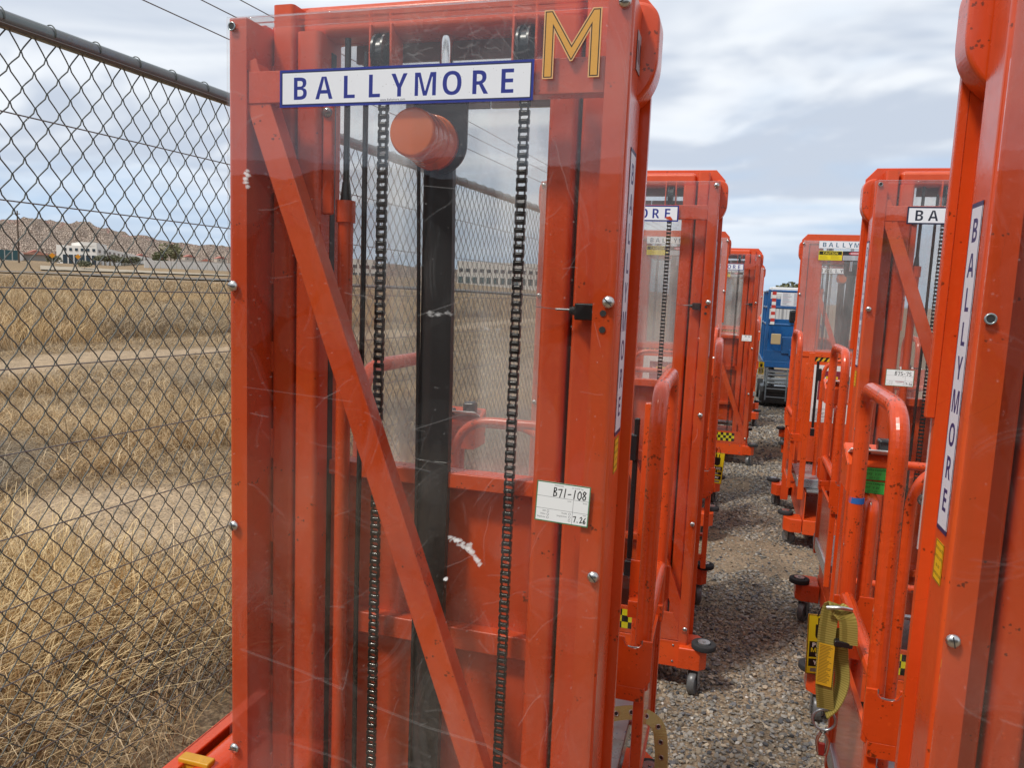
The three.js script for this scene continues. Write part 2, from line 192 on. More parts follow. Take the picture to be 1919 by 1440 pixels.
const L = {
  makerBlue: makerLabel('#1d2a86', '#20308c', '#14183c'), makerDark: makerLabel('#1a1d30', '#1b2140', '#14183c'),
  makerTeal: makerLabel('#2d5f7c', '#d8e0e4', '#d8e0e4'),
  makerTall: label(96, 860, (x, w, h) => { x.fillStyle = '#2b2a55'; x.fillRect(0, 0, w, h); x.fillStyle = '#dcdce2'; x.fillRect(5, 12, w - 10, h - 24); x.fillStyle = '#2c2f66'; x.font = `bold 84px ${FONT}`; x.textAlign = 'center'; 'BALLYMORE'.split('').forEach((c, i) => x.fillText(c, w / 2, 100 + i * 88)); specks(x, w, h, 80); }),
  stay: label(128, 256, (x, w, h) => { x.fillStyle = '#e9b615'; x.fillRect(0, 0, w, h); x.strokeStyle = '#2a2410'; x.lineWidth = 5; x.strokeRect(5, 5, w - 10, h - 10); x.fillStyle = '#2a2410'; x.font = `bold 26px serif`; x.textAlign = 'center'; ['STAY BACK', 'WHILE LIFT', 'IS IN', 'OPERATION'].forEach((s, i) => x.fillText(s, w / 2, 56 + i * 54, w - 16)); }),
  caution: label(512, 224, (x, w, h) => { x.fillStyle = '#d8c83a'; x.fillRect(0, 0, w, h); x.fillStyle = '#26240f'; x.fillRect(12, 12, w - 24, 84); x.fillStyle = '#e2cf35'; x.font = `bold 74px ${FONT}`; x.textAlign = 'center'; x.fillText('CAUTION', w / 2, 80); x.fillStyle = '#e9d21d'; x.fillRect(12, 100, w - 24, 112); x.strokeStyle = '#6a6420'; x.beginPath(); x.moveTo(w / 2, 104); x.lineTo(w / 2, 210); x.stroke(); for (let i = 0; i < 16; i++) { x.fillStyle = 'rgba(60,54,10,.45)'; x.fillRect(i < 8 ? 24 : w / 2 + 12, 112 + (i % 8) * 12, rr(120, 215), 4); } }),
  danger: label(512, 224, (x, w, h) => { x.fillStyle = '#2b2b2e'; x.fillRect(0, 0, w, h); x.fillStyle = '#c4505a'; x.beginPath(); x.ellipse(w / 2, 52, 130, 38, 0, 0, 6.3); x.fill(); x.fillStyle = '#eee'; x.font = `bold 44px ${FONT}`; x.textAlign = 'center'; x.fillText('DANGER', w / 2, 68); x.fillStyle = '#b9bcc0'; x.fillRect(8, 100, w - 16, 116); for (let i = 0; i < 16; i++) { x.fillStyle = 'rgba(60,60,66,.5)'; x.fillRect(i < 8 ? 24 : w / 2 + 12, 110 + (i % 8) * 13, rr(120, 215), 4); } }),
  checker: label(576, 96, (x, w, h) => { const q = 32; for (let i = 0; i < 18; i++) for (let j = 0; j < 3; j++) { x.fillStyle = (i + j) % 2 ? '#141410' : '#e6d91c'; x.fillRect(i * q, j * q, q, q); } specks(x, w, h, 40); }),
  hazard: label(512, 48, (x, w, h) => { x.fillStyle = '#e0a91a'; x.fillRect(0, 0, w, h); x.fillStyle = '#1c1a16'; for (let i = -1; i < 9; i++) { x.beginPath(); x.moveTo(i * 64, h); x.lineTo(i * 64 + 32, h); x.lineTo(i * 64 + 66, 0); x.lineTo(i * 64 + 34, 0); x.fill(); } }),
  sheet: label(512, 640, (x, w, h) => { x.fillStyle = '#dcdad6'; x.fillRect(0, 0, w, h); x.fillStyle = '#7e1f33'; x.fillRect(90, 60, 330, 330); x.fillStyle = '#d9d7d2'; x.fillRect(130, 130, 120, 60); x.fillStyle = '#e0b51a'; x.fillRect(180, 120, 150, 34); x.fillStyle = '#2e3240'; x.beginPath(); x.ellipse(290, 240, 90, 40, 0.4, 0, 6.3); x.fill(); x.fillStyle = '#e7e5e0'; x.beginPath(); x.ellipse(360, 400, 70, 80, 0, 0, 6.3); x.fill(); for (let i = 0; i < 20; i++) { x.fillStyle = 'rgba(30,30,34,.7)'; x.fillRect(i % 2 ? 270 : 40, 490 + (i >> 1) * 14, rr(90, 190), 5); } }, 0.6),
  tagA: label(640, 460, (x, w, h) => drawTag(x, w, h, 'B71-108', '7.26')), tagB: label(640, 460, (x, w, h) => drawTag(x, w, h, 'B75-75', '7-26', true)), tagC: label(320, 230, (x, w, h) => { x.scale(0.5, 0.5); drawTag(x, 640, 460, 'B7 76', '', true); }),
  done: label(256, 130, (x, w, h) => { x.fillStyle = '#3fb04c'; x.fillRect(0, 0, w, h); x.fillStyle = '#123016'; x.font = `bold 26px ${FONT}`; x.fillText('Service Complete', 14, 34); x.strokeStyle = '#15181a'; x.lineWidth = 4; x.font = `italic 36px ${FONT}`; x.fillText('SRE  V.W', 30, 78); x.font = `italic 28px ${FONT}`; x.fillText('03-1-25', 60, 114); x.strokeRect(3, 3, w - 6, h - 6); }),
  plug: label(256, 640, (x, w, h) => { x.fillStyle = '#e8d31c'; x.fillRect(0, 0, w, h); x.strokeStyle = '#3a3510'; x.lineWidth = 6; x.strokeRect(3, 3, w - 6, h - 6); x.fillStyle = '#14140f'; x.fillRect(90, 30, 18, 70); x.fillRect(148, 30, 18, 70); x.fillRect(70, 100, 116, 110); x.beginPath(); x.arc(128, 210, 58, 0, Math.PI); x.fill(); x.font = `bold 66px ${FONT}`; x.textAlign = 'center'; x.fillRect(20, 286, w - 40, 170); x.fillStyle = '#f3f0e2'; x.fillText('PLUG', 128, 346, w - 50); x.fillStyle = '#e8d31c'; x.fillText('ME IN', 128, 402, w - 50); x.fillStyle = '#f3f0e2'; x.font = `bold 30px ${FONT}`; x.fillText('TODAY', 128, 442); x.fillStyle = '#14140f'; x.fillRect(20, 474, w - 40, 84); x.fillStyle = '#f3f0e2'; x.font = `bold 62px ${FONT}`; x.fillText('YOU', 128, 538); x.fillStyle = '#7a7a72'; x.fillRect(40, 576, w - 80, 40); }),
  goldM: label(256, 300, (x, w, h) => { x.fillStyle = '#dba24a'; x.fillRect(0, 0, w, h); const path = k => { const P = [[0, 300], [0, 0], [40, 0], [128, 148], [216, 0], [256, 0], [256, 300], [206, 300], [206, 98], [134, 226], [122, 226], [50, 98], [50, 300]]; x.beginPath(); P.forEach(p => x.lineTo(128 + (p[0] - 128) * k, 150 + (p[1] - 150) * k)); x.closePath(); }; x.lineJoin = 'miter'; path(1); x.strokeStyle = '#e3b275'; x.lineWidth = 18; x.stroke(); path(1); x.strokeStyle = '#2c2118'; x.lineWidth = 10; x.save(); x.clip(); x.translate(0, 0); x.lineWidth = 20; x.stroke(); x.strokeStyle = '#e2b27a'; x.lineWidth = 11; x.stroke(); x.restore(); for (let i = 0; i < 900; i++) { x.fillStyle = `rgba(${rnd() < 0.5 ? '255,225,160' : '120,80,30'},.12)`; x.fillRect(rnd() * w, rnd() * h, 3, 3); } }),
  docs: label(256, 256, (x, w, h) => { x.fillStyle = '#d5d9dd'; x.fillRect(0, 0, w, h); for (let c = 0; c < 3; c++) for (let i = 0; i < 26; i++) { x.fillStyle = `rgba(${i % 9 ? '50,60,80' : '170,50,50'},.6)`; x.fillRect(12 + c * 82, 12 + i * 9, rr(30, 66), 4); } }, 0.6),
  printed: label(128, 256, (x, w, h) => { x.fillStyle = '#d9a91c'; x.fillRect(0, 0, w, h); for (let i = 0; i < 26; i++) { x.fillStyle = 'rgba(50,40,10,.6)'; x.fillRect(10, 10 + i * 9, rr(60, 106), 4); } }, 0.7),
  webbing: label(256, 64, (x, w, h) => { x.fillStyle = '#98893f'; x.fillRect(0, 0, w, h); for (let i = 0; i < 64; i++) { x.fillStyle = i % 2 ? 'rgba(70,60,10,.28)' : 'rgba(255,250,190,.15)'; x.fillRect(i * 4, 0, 2, h); } for (let i = 0; i < 16; i++) { x.fillStyle = 'rgba(60,50,8,.5)'; x.fillRect(i * 16, 26, 8, 3); x.fillRect(i * 16 + 6, 44, 8, 3); } x.fillStyle = 'rgba(90,80,20,.4)'; x.fillRect(0, 2, w, 4); x.fillRect(0, 58, w, 4); }, 0.95),
};
L.webbing.map.wrapS = L.webbing.map.wrapT = THREE.RepeatWrapping;
function hand(x, s, x0, y0, w, h, lw) { x.strokeStyle = '#131316'; x.lineWidth = lw; x.lineJoin = x.lineCap = 'round'; s.split('').forEach((c, i) => { for (const st of GLYPH[c] || []) { x.beginPath(); st.forEach((p, k) => x[k ? 'lineTo' : 'moveTo'](x0 + i * w * 1.14 + p[0] * w, y0 + p[1] * h + (i % 2) * 5)); x.stroke(); } }); }
function drawTag(x, w, h, num, date, red) {
  x.fillStyle = '#4b7d55'; x.fillRect(0, 0, w, h); x.fillStyle = '#f2f3f1'; x.fillRect(13, 13, w - 26, h - 26);
  x.strokeStyle = '#4c4c50'; x.lineWidth = 3; const ln = (a, b, c, d) => { x.beginPath(); x.moveTo(a, b); x.lineTo(c, d); x.stroke(); };
  ln(13, 170, w - 13, 170); ln(13, 310, w - 13, 310); ln(448, 170, 448, h - 13);
  x.fillStyle = '#555'; x.font = `20px ${FONT}`; x.textAlign = 'left'; x.fillText('0000023446', 210, 40); x.fillText('QC Sold/IP Tag', 420, 44); x.fillText('Lot #', 378, 200); x.fillText('Notes', 560, 200); x.fillText('Date', 570, 336);
  x.font = `26px ${FONT}`; x.textAlign = 'right'; ['360', 'Video', 'Rephoto'].forEach((s, i) => { x.fillText(s, 130, 346 + i * 36); x.beginPath(); x.arc(156, 338 + i * 36, 12, 0, 6.3); x.stroke(); }); ['Fluids', 'Inspection', ''].forEach((s, i) => { x.fillText(s, 386, 346 + i * 36); x.beginPath(); x.arc(416, 338 + i * 36, 12, 0, 6.3); x.stroke(); });
  hand(x, num, 205, 60, num.length > 6 ? 50 : 56, 96, 12); hand(x, date, 462, 352, 34, 66, 10);
  if (red) { x.fillStyle = '#a8505a'; x.fillRect(230, 326, 190, 16); }
}
const sheetGeo = (w, h, t = 0.0006) => { const g = new THREE.BoxGeometry(w, h, t); return g; }; // thin sticker, printed side +z (box uv 0..1)

// ---------------------------------------------------------------- terrain
const FA = 4.9 * Math.PI / 180, FD = [Math.sin(FA), -Math.cos(FA)], FN = [Math.cos(FA), Math.sin(FA)], FP = [-1.43, -1.9];
const fenceU = (x, z) => (x - FP[0]) * FN[0] + (z - FP[1]) * FN[1];
const fenceS = (x, z) => (x - FP[0]) * FD[0] + (z - FP[1]) * FD[1];
function groundY(x, z) {
  const u = fenceU(x, z), r = Math.hypot(x, z), wide = mix(0.5, 0.16, ss(-2.2, -4.2, z));
  const fade = ss(-30, -18, z); // the bank dies out past the row
  const lot = (fbm(x * 1.3, z * 1.3, 3) - 0.5) * 0.02;
  let fld = 0.34 + (fbm(x * 0.5 + 9, z * 0.5, 4) - 0.5) * 0.16 * ss(0.3, 2, -u) + (fbm(x * 3, z * 3, 3) - 0.5) * 0.05;
  if (r > 60) { const a = Math.atan2(-x, -z); fld += (ss(60, 190, r) * 0.9 + ss(185, 250, r) * 3.2 + ss(250, 420, r) * 3) * ss(0.05, 0.5, a) ; }
  return mix(lot, fld, ss(wide, 0.05, u) * Math.max(fade, ss(0, -6, u)));
}
const toward = (px, r) => { const a = 0.277 + Math.atan((959.5 - px) / FOCAL); return [-Math.sin(a) * r, -Math.cos(a) * r]; };
function isTrack(x, z) { const t = -x * 0.985 + z * 0.0 + z * 0.17 * 0, c = 8.1 + 0.9 + (fbm(z * 0.25, 3.3, 3) - 0.5) * 1.2; return 1 - ss(0.45, 1.0, Math.abs(t - c) + (fbm(x * 1.1, z * 1.1, 3) - 0.5) * 0.9); }
function bare(x, z) { const d = Math.hypot((x + 2.95) / 0.95, (z + 3.35) / 0.62) + (fbm(x * 2.2, z * 2.2, 3) - 0.5) * 1.1; return 1 - ss(0.75, 1.1, d); }
{
  const rings = [], nA = 720; for (let r = 0.25; r < 4200; r *= 1.032 + 0.03 * ss(30, 300, r)) rings.push(r);
  const pos = [], col = [], uv = [], idx = []; let rowStart = 1;
  const put = (x, z) => {
    const y = groundY(x, z), u = fenceU(x, z), r = Math.hypot(x, z); pos.push(x, y, z); uv.push(x, z);
    const n = fbm(x * 0.7, z * 0.7, 4), n2 = fbm(x * 0.06 + 5, z * 0.06, 4), lotc = [0.34 + n * 0.08, 0.255 + n * 0.06, 0.17 + n * 0.04];
    let f = [mix(0.36, 0.50, n), mix(0.25, 0.35, n), mix(0.135, 0.19, n)];
    { const k = 0.6; f = [mix(f[0], mix(0.3, 0.52, n2), k), mix(f[1], mix(0.21, 0.36, n2), k), mix(f[2], mix(0.12, 0.2, n2), k)]; }
    const tr = Math.max(isTrack(x, z), bare(x, z)); f = [mix(f[0], 0.62, tr), mix(f[1], 0.455, tr), mix(f[2], 0.29, tr)];
    const k = ss(0.3, -0.15, u + (fbm(x * 4, z * 4, 3) - 0.5) * 0.5) * Math.max(ss(-30, -18, z), ss(0, -6, u)); for (let i = 0; i < 3; i++) col.push(mix(lotc[i], f[i], k));
  };
  put(0, 0);
  for (const r of rings) for (let i = 0; i < nA; i++) { const a = i / nA * 2 * Math.PI; put(Math.sin(a) * r, Math.cos(a) * r); }
  for (let i = 0; i < nA; i++) idx.push(0, 1 + i, 1 + (i + 1) % nA);
  for (let j = 0; j < rings.length - 1; j++) for (let i = 0; i < nA; i++) { const a = 1 + j * nA + i, b = 1 + j * nA + (i + 1) % nA; idx.push(a, a + nA, b, b, a + nA, b + nA); }
  const g = new THREE.BufferGeometry(); g.setAttribute('position', new THREE.Float32BufferAttribute(pos, 3)); g.setAttribute('color', new THREE.Float32BufferAttribute(col, 3)); g.setAttribute('uv', new THREE.Float32BufferAttribute(uv, 2)); g.setIndex(idx); g.computeVertexNormals();
  const grit = dataTex(1024, 1024, (u, v) => { const q = 0.62 + (fbm(u * 12, v * 12, 4, 12) - 0.5) * 0.35 + (fbm(u * 120, v * 120, 3, 120) - 0.5) * 0.75; return [q, q * 0.98, q * 0.95]; }, false, 0.9);
  const bump = dataTex(512, 512, (u, v) => { const q = fbm(u * 40, v * 40, 4, 40); return [q, q, q]; }, false, 1.3);
  struct('ground', g, std({ vertexColors: true, map: grit, bumpMap: bump, bumpScale: 0.02, roughness: 1 }), 'dusty gravel lot running into a dry straw-coloured field', 'ground');
}
//@@STONES
// ---------------------------------------------------------------- gravel
function instanced(name, geo, mat, list, lab, cat) { // list: [Matrix4, Color]
  const m = new THREE.InstancedMesh(geo, mat, list.length); m.name = numbered(name); list.forEach(([a, c], i) => { m.setMatrixAt(i, a); m.setColorAt(i, c); }); scene.add(m); return tag(m, lab, cat, null, 'stuff');
}
function stoneGeo(s) { const g = new THREE.IcosahedronGeometry(1, 0), p = g.attributes.position; for (let i = 0; i < p.count; i++) { const x = p.getX(i), y = p.getY(i), z = p.getZ(i), k = 0.55 + 0.75 * h2(Math.round(x * 50) + s * 91, Math.round(y * 50) * 7 + Math.round(z * 50)); p.setXYZ(i, x * k, y * k * 0.6, z * k * 0.8); } g.computeVertexNormals(); return boxUV(g); }
const O = new THREE.Object3D();
{
  const lists = [[], [], []];
  const tone = () => { const t = rnd(), k = rr(0.5, 1.3); return t < 0.6 ? lin(0.255 * k, 0.235 * k, 0.205 * k) : t < 0.84 ? lin(0.36 * k, 0.295 * k, 0.215 * k) : t < 0.98 ? lin(0.11 * k, 0.11 * k, 0.115 * k) : lin(0.5 * k, 0.47 * k, 0.42 * k); };
  let made = 0;
  while (made < 130000) {
    const near = rnd() < 0.72, z = near ? rr(-8, -0.9) : rr(-18, -8), x = rr(-1.0, 1.9) + (near ? 0 : rr(-0.3, 0.6)), u = fenceU(x, z); if (u < 0.24) continue;
    if (!near && Math.abs(x - 0.4 + z * 0.05) > 1.6) continue;
    const dirt = fbm(x * 1.6 + 3, z * 1.6 + 9, 4); if (dirt > 0.51 && rnd() < 0.82) { made += 0.3; continue; }
    const s = (near ? 0.0046 : 0.0088) + Math.pow(rnd(), 3) * 0.0098 * (near ? 1 : 1.3);
    O.position.set(x, groundY(x, z) + s * rr(0.05, 0.55), z); O.rotation.set(rr(-0.5, 0.5), rnd() * 6.3, rr(-0.5, 0.5)); O.scale.set(s * rr(0.8, 1.35), s * rr(0.7, 1.1), s); O.updateMatrix(); lists[made % 3 | 0].push([O.matrix.clone(), tone()]); made++;
  }
  const m = std({ color: 0xffffff, roughness: 0.95 });
  const nm = ['grey crushed gravel stones lying in the aisle', 'brown grey crushed gravel chips between the lifts', 'small angular gravel pieces covering the lot']; lists.forEach((l, i) => instanced('gravel', stoneGeo(i), m, l, nm[i], 'gravel'));
}

// ---------------------------------------------------------------- dry grass: sods of blades laid side by side
function sod(n, size, h0, h1, bend, w, palette, lean = [0, 0]) {
  const pos = [], idx = [], col = []; let b = 0; const S = 4;
  for (let i = 0; i < n; i++) {
    const ra = rnd() * 6.28, rd = size * 0.5 * Math.sqrt(rnd()), sx = Math.cos(ra) * rd, sz = Math.sin(ra) * rd, a = rnd() * 6.28, l = rr(h0, h1), dx = Math.cos(a) + lean[0], dz = Math.sin(a) + lean[1], k = bend * rr(0.2, 1.3) * l, ww = w * rr(0.6, 1.4), tw = rnd() * 6.28, tx = Math.cos(tw) * ww, tz = Math.sin(tw) * ww, c = palette(), q1 = rr(0.85, 1.1);
    for (let s = 0; s <= S; s++) { const t = s / S, o = k * (0.35 * t + 0.65 * t * t), y = l * Math.max(0.02 * s, t - 0.4 * Math.min(1.6, bend) * t * t * t), q = 1 - t * 0.8; pos.push(sx + dx * o - tx * q, y, sz + dz * o - tz * q, sx + dx * o + tx * q, y, sz + dz * o + tz * q); for (let m = 0; m < 2; m++) col.push(c[0] * q1, c[1] * q1, c[2] * q1); if (s < S) idx.push(b, b + 1, b + 2, b + 1, b + 3, b + 2); b += 2; }
  }
  let g = new THREE.BufferGeometry(); g.setAttribute('position', new THREE.Float32BufferAttribute(pos, 3)); g.setAttribute('color', new THREE.Float32BufferAttribute(col, 3)); g.setIndex(idx); g = g.toNonIndexed(); g.computeVertexNormals(); return g;
}
{
  const gm = std({ vertexColors: true, roughness: 0.9, side: THREE.DoubleSide });
  const straw = () => { const t = rnd(), k = rr(0.75, 1.2); return (t < 0.45 ? [0.58, 0.40, 0.205] : t < 0.65 ? [0.40, 0.275, 0.15] : t < 0.93 ? [0.70, 0.54, 0.335] : [0.24, 0.16, 0.09]).map(v => v * k); };
  const pale = () => { const k = rr(0.8, 1.15); return (rnd() < 0.7 ? [0.70, 0.52, 0.27] : [0.56, 0.39, 0.19]).map(v => v * k); };
  const grey = () => { const t = rnd(), k = rr(0.7, 1.2); return (t < 0.5 ? [0.36, 0.28, 0.19] : t < 0.85 ? [0.26, 0.2, 0.14] : [0.5, 0.40, 0.27]).map(v => v * k); };
  const kinds = { tall: [], mid: [], weed: [], low: [], field: [], fieldw: [], far: [] };
  const up = new THREE.Vector3(0, 1, 0), nv = new THREE.Vector3(), q0 = new THREE.Quaternion(), q1 = new THREE.Quaternion();
  const put = (l, x, z, s, sy) => { const e = 0.15; nv.set(groundY(x - e, z) - groundY(x + e, z), 2 * e, groundY(x, z - e) - groundY(x, z + e)).normalize(); q0.setFromUnitVectors(up, nv); q1.setFromAxisAngle(up, rnd() * 6.28); O.position.set(x, groundY(x, z) - 0.012, z); O.quaternion.copy(q0).multiply(q1); O.scale.set(s, s * sy, s); O.updateMatrix(); const k = rr(0.85, 1.12); l.push([O.matrix.clone(), lin(k, k, k)]); };
  for (let gx = -11; gx < 0.4; gx += 0.24) for (let gz = -13; gz < 0.6; gz += 0.24) {
    const x = gx + rr(-0.12, 0.12), z = gz + rr(-0.12, 0.12), r = Math.hypot(x, z), a = Math.atan2(-x, -z), u = fenceU(x, z); if (a < -0.05 || a > 1.5 || r > 9.5 || u > 0.12) continue;
    if (isTrack(x, z) > 0.3) continue; const br = bare(x, z); if (br > 0.75 && rnd() < 0.93) continue;
    const nn = fbm(x * 0.9 + 7, z * 0.9 + 2, 3), gy = fbm(x * 0.75 + 20, z * 0.75 + 4, 3), tallZone = ss(-1.2, -1.75, x) * ss(-2.9, -1.9, z);
    if (br > 0.3 || u > -0.02) { put(kinds.low, x, z, rr(0.8, 1.1), rr(0.6, 1.1)); continue; }
    if (tallZone > rnd() * 1.1) put(kinds.tall, x, z, rr(0.9, 1.15), rr(0.55, 1.0)); else if (gy > 0.52) put(kinds.weed, x, z, rr(0.9, 1.4), rr(0.7, 1.3)); else if (nn < 0.42) put(kinds.low, x, z, rr(0.9, 1.3), rr(0.8, 1.3)); else put(kinds.mid, x, z, rr(0.9, 1.25), rr(0.7, 1.2));
  }
  for (let gx = -34; gx < 2; gx += 0.62) for (let gz = -44; gz < 2; gz += 0.62) {
    const x = gx + rr(-0.3, 0.3), z = gz + rr(-0.3, 0.3), r = Math.hypot(x, z), a = Math.atan2(-x, -z); if (a < -0.02 || a > 1.2 || r < 9.2 || r > 40 || fenceU(x, z) > -0.4 || isTrack(x, z) > 0.25) continue;
    const past = ss(11.2, 13.2, -x + (fbm(z * 0.4, 4, 3) - 0.5) * 2), nn = fbm(x * 0.3, z * 0.3 + 6, 3); if (past < 0.2) { put(kinds.low, x, z, rr(1.6, 2.4), rr(0.6, 1)); continue; } put(nn > 0.55 ? kinds.fieldw : kinds.field, x, z, rr(0.9, 1.3), rr(0.75, 1.2) * mix(0.6, 1, past));
  }
  for (let i = 0; i < 5200; i++) { const a = rr(-0.02, 1.15), r = mix(38, 130, Math.sqrt(rnd())), x = -Math.sin(a) * r, z = -Math.cos(a) * r; if (fenceU(x, z) > -1 || rnd() < ss(60, 130, r) * 0.6) continue; put(kinds.far, x, z, rr(0.8, 1.5), rr(0.5, 1) * mix(1, 0.5, ss(50, 120, r))); }
  const plant = (name, list, n, variants, lab, cat) => { const per = variants.map(() => []); list.forEach((e, i) => per[i % variants.length].push(e)); per.forEach((l, i) => instanced(name, variants[i], gm, l, lab[i], cat)); };
  plant('dry_grass', kinds.tall, 2, [sod(420, 0.46, 0.25, 0.62, 0.55, 0.0023, pale, [0.5, -0.3]), sod(420, 0.46, 0.2, 0.5, 0.8, 0.0022, straw)], ['tall pale straw leaning against the chain-link fence', 'tall golden straw among the pale grass by the fence'], 'grass');
  plant('dry_grass', kinds.mid, 2, [sod(330, 0.46, 0.1, 0.3, 0.9, 0.0021, straw), sod(330, 0.46, 0.08, 0.24, 1.2, 0.002, straw)], ['knee-high straw grass behind the fence', 'flattened straw grass behind the fence'], 'grass');
  plant('dry_weeds', kinds.weed, 2, [sod(460, 0.46, 0.1, 0.34, 1.5, 0.0015, grey), sod(460, 0.46, 0.08, 0.26, 1.8, 0.0016, grey)], ['grey brown tangled dead weeds behind the fence', 'low matted grey weeds behind the fence'], 'weeds');
  plant('short_grass', kinds.low, 1, [sod(230, 0.46, 0.02, 0.1, 1.6, 0.0019, () => rnd() < 0.6 ? straw() : grey())], ['short dry stubble round the bare sandy ground'], 'grass');
  plant('field_grass', kinds.field, 2, [sod(520, 1.15, 0.3, 0.75, 0.5, 0.0055, straw), sod(520, 1.15, 0.25, 0.65, 0.6, 0.0055, () => rnd() < 0.7 ? straw() : pale())], ['golden dry grass across the field past the track', 'lighter golden grass across the field past the track'], 'grass');
  plant('field_weeds', kinds.fieldw, 1, [sod(520, 1.15, 0.2, 0.6, 0.9, 0.005, () => rnd() < 0.6 ? grey() : straw())], ['dull brown weed patches within the golden field'], 'weeds');
  plant('distant_grass', kinds.far, 1, [sod(420, 3.4, 0.3, 0.8, 0.5, 0.016, () => rnd() < 0.7 ? straw() : grey())], ['far sheet of dry grass reaching towards the road'], 'grass');
}

// ---------------------------------------------------------------- chain-link fence
{
  const f = thing('chain_link_fence', 'dark chain-link fence with round top rail between the lifts and dry field', 'fence', [FP[0], 0, FP[1]], Math.atan2(-FD[0], -FD[1]));
  // local -z runs along the fence
  const p = 0.057, q = 0.0735 / 2, qh = p / 2, top = 2.13, bot = 0.33, rows = Math.round((top - bot) / q), S0 = -1.2, S1 = 21;
  const wireGeo = ph => { const pts = []; for (let i = 0; i <= rows; i++) { const s = (i + ph) % 2 ? 1 : -1, y = top - i * q; for (const e of [-0.12, 0.12]) { const yy = y + e * q; if (yy <= top + 0.003 && yy >= bot - 0.01) pts.push(new THREE.Vector3(s * 0.0026, e < 0 ? y + 0.12 * q : y - 0.12 * q, s * (qh / 2 + 0.0012))); } } return new THREE.TubeGeometry(new Poly(pts), pts.length * 2 - 2, 0.0016, 5, false); };
  const far = ph => { const pts = []; for (let i = 0; i <= rows; i++) pts.push(new THREE.Vector3(0, top - i * q, ((i + ph) % 2 ? 1 : -1) * qh / 2)); return strip(new THREE.TubeGeometry(new Poly(pts), rows, 0.0016, 3, false)); };
  const G = [wireGeo(0), wireGeo(1)], Fg = [far(0), far(1)], rest = []; let k = 0;
  for (let s = S0; s < S1; s += qh, k++) { if (k < 300) { const m = part(`mesh_wire_${String(k).padStart(3, '0')}`, G[k % 2], M.mesh, f); m.position.set(0, 0, -s); } else rest.push(Fg[k % 2].clone().translate(0, 0, -s)); }
  const rm = part('mesh_wires', merge(rest), M.mesh, f); rm.userData.kind = 'stuff';
  part('top_rail', cyl(0.0185, S1 - S0, 0, 2.148, -(S0 + S1) / 2, 'z', 18), M.galv, f);
  for (let s = 5.2; s < S1; s += 3) { part('post', cyl(0.03, 2.16, -0.045, 1.08, -s, 'y', 14), M.galv, f); part('post_cap', cyl(0.032, 0.03, -0.045, 2.17, -s, 'y', 14, 0.016), M.galv, f); for (const [h, o] of [[2.317, 0.05], [2.39, 0.1], [2.445, 0.14]]) part('arm', beam([-0.045, 2.17, -s], [-0.045 - o, h, -s], 0.012, 0.012), M.galv, f); }
  for (let s = S0 + 0.1; s < 9; s += p * 2) part('tie_wire', new THREE.TorusGeometry(0.0202, 0.0014, 5, 14, Math.PI * 1.25).rotateZ(-0.35).translate(0, 2.15, -s - 0.01), M.mesh, f);
  const wob = (y, amp, dx = 0.012) => { const pts = []; for (let s = S0; s <= S1; s += 0.45) pts.push([dx + (vn(s * 1.7, y * 31) - 0.5) * amp, y + (vn(s * 1.1, y * 77) - 0.5) * amp, -s]); return pipe(pts, 0.0016, 0, 5, pts.length * 2); };
  for (const y of [1.962, 1.782, 1.598, 1.425, 1.24, 1.058, 0.896, 0.805, 0.725, 0.62, 0.53, 0.45, 0.4]) part('line_wire', wob(y, 0.006), M.wire, f);
  part('rail_wire', wob(2.133, 0.003, 0.024), M.wire, f);
  for (const [y, x] of [[2.317, -0.012], [2.39, -0.012], [2.445, -0.015]]) part('strand_wire', wob(y, 0.012, x), M.wire, f);
}

// ---------------------------------------------------------------- the mast lift
const CH = 0.0142; // chain pitch
const linkOuter = merge([rb(0.0022, CH + 0.0095, 0.0105, -0.0112, 0, 0, 0.004), rb(0.0022, CH + 0.0095, 0.0105, 0.0112, 0, 0, 0.004)]);
const linkInner = merge([rb(0.0022, CH + 0.0095, 0.0105, -0.0086, 0, 0, 0.004), rb(0.0022, CH + 0.0095, 0.0105, 0.0086, 0, 0, 0.004), cyl(0.0047, 0.026, 0, CH / 2, 0, 'x', 8), cyl(0.0047, 0.026, 0, -CH / 2, 0, 'x', 8)]);
for (const g of [linkOuter, linkInner]) g.scale(0.72, 1, 1);
const chainY = []; for (let y = 0.3; y < 2.0; y += CH) chainY.push(y);
const chainGeo = merge(chainY.map((y, i) => (i % 2 ? linkOuter : linkInner).clone().translate(0, y, 0)));
const dome = (() => { const g = new THREE.SphereGeometry(0.0098, 18, 8, 0, 6.2832, 0, Math.PI / 2); g.scale(1, 0.72, 1); g.rotateX(Math.PI / 2); return boxUV(g); })();
const slotGeo = (() => { const g = rb(0.0165, 0.0016, 0.0012, 0, 0, 0.0068, 0.0003); g.rotateZ(0.9); return g; })();
const sideProfile = (() => { // right-hand side channel, (x, -z)
  const s = new THREE.Shape(); s.moveTo(0.3175, 0); s.lineTo(0.346, 0); s.absarc(0.346, 0.011, 0.011, -Math.PI / 2, 0, false); s.lineTo(0.357, 0.082); s.lineTo(0.342, 0.09); s.lineTo(0.342, 0.148); s.lineTo(0.359, 0.148); s.lineTo(0.359, 0.163); s.lineTo(0.3175, 0.163); s.closePath(); return s;
})();
const sideProfileR = (() => { const s = new THREE.Shape(); s.moveTo(0.3175, 0); s.lineTo(0.346, 0); s.absarc(0.346, 0.011, 0.011, -Math.PI / 2, 0, false); s.lineTo(0.3575, 0.122); s.lineTo(0.345, 0.127); s.lineTo(0.345, 0.148); s.lineTo(0.372, 0.148); s.lineTo(0.372, 0.163); s.lineTo(0.3175, 0.163); s.closePath(); return s; })();
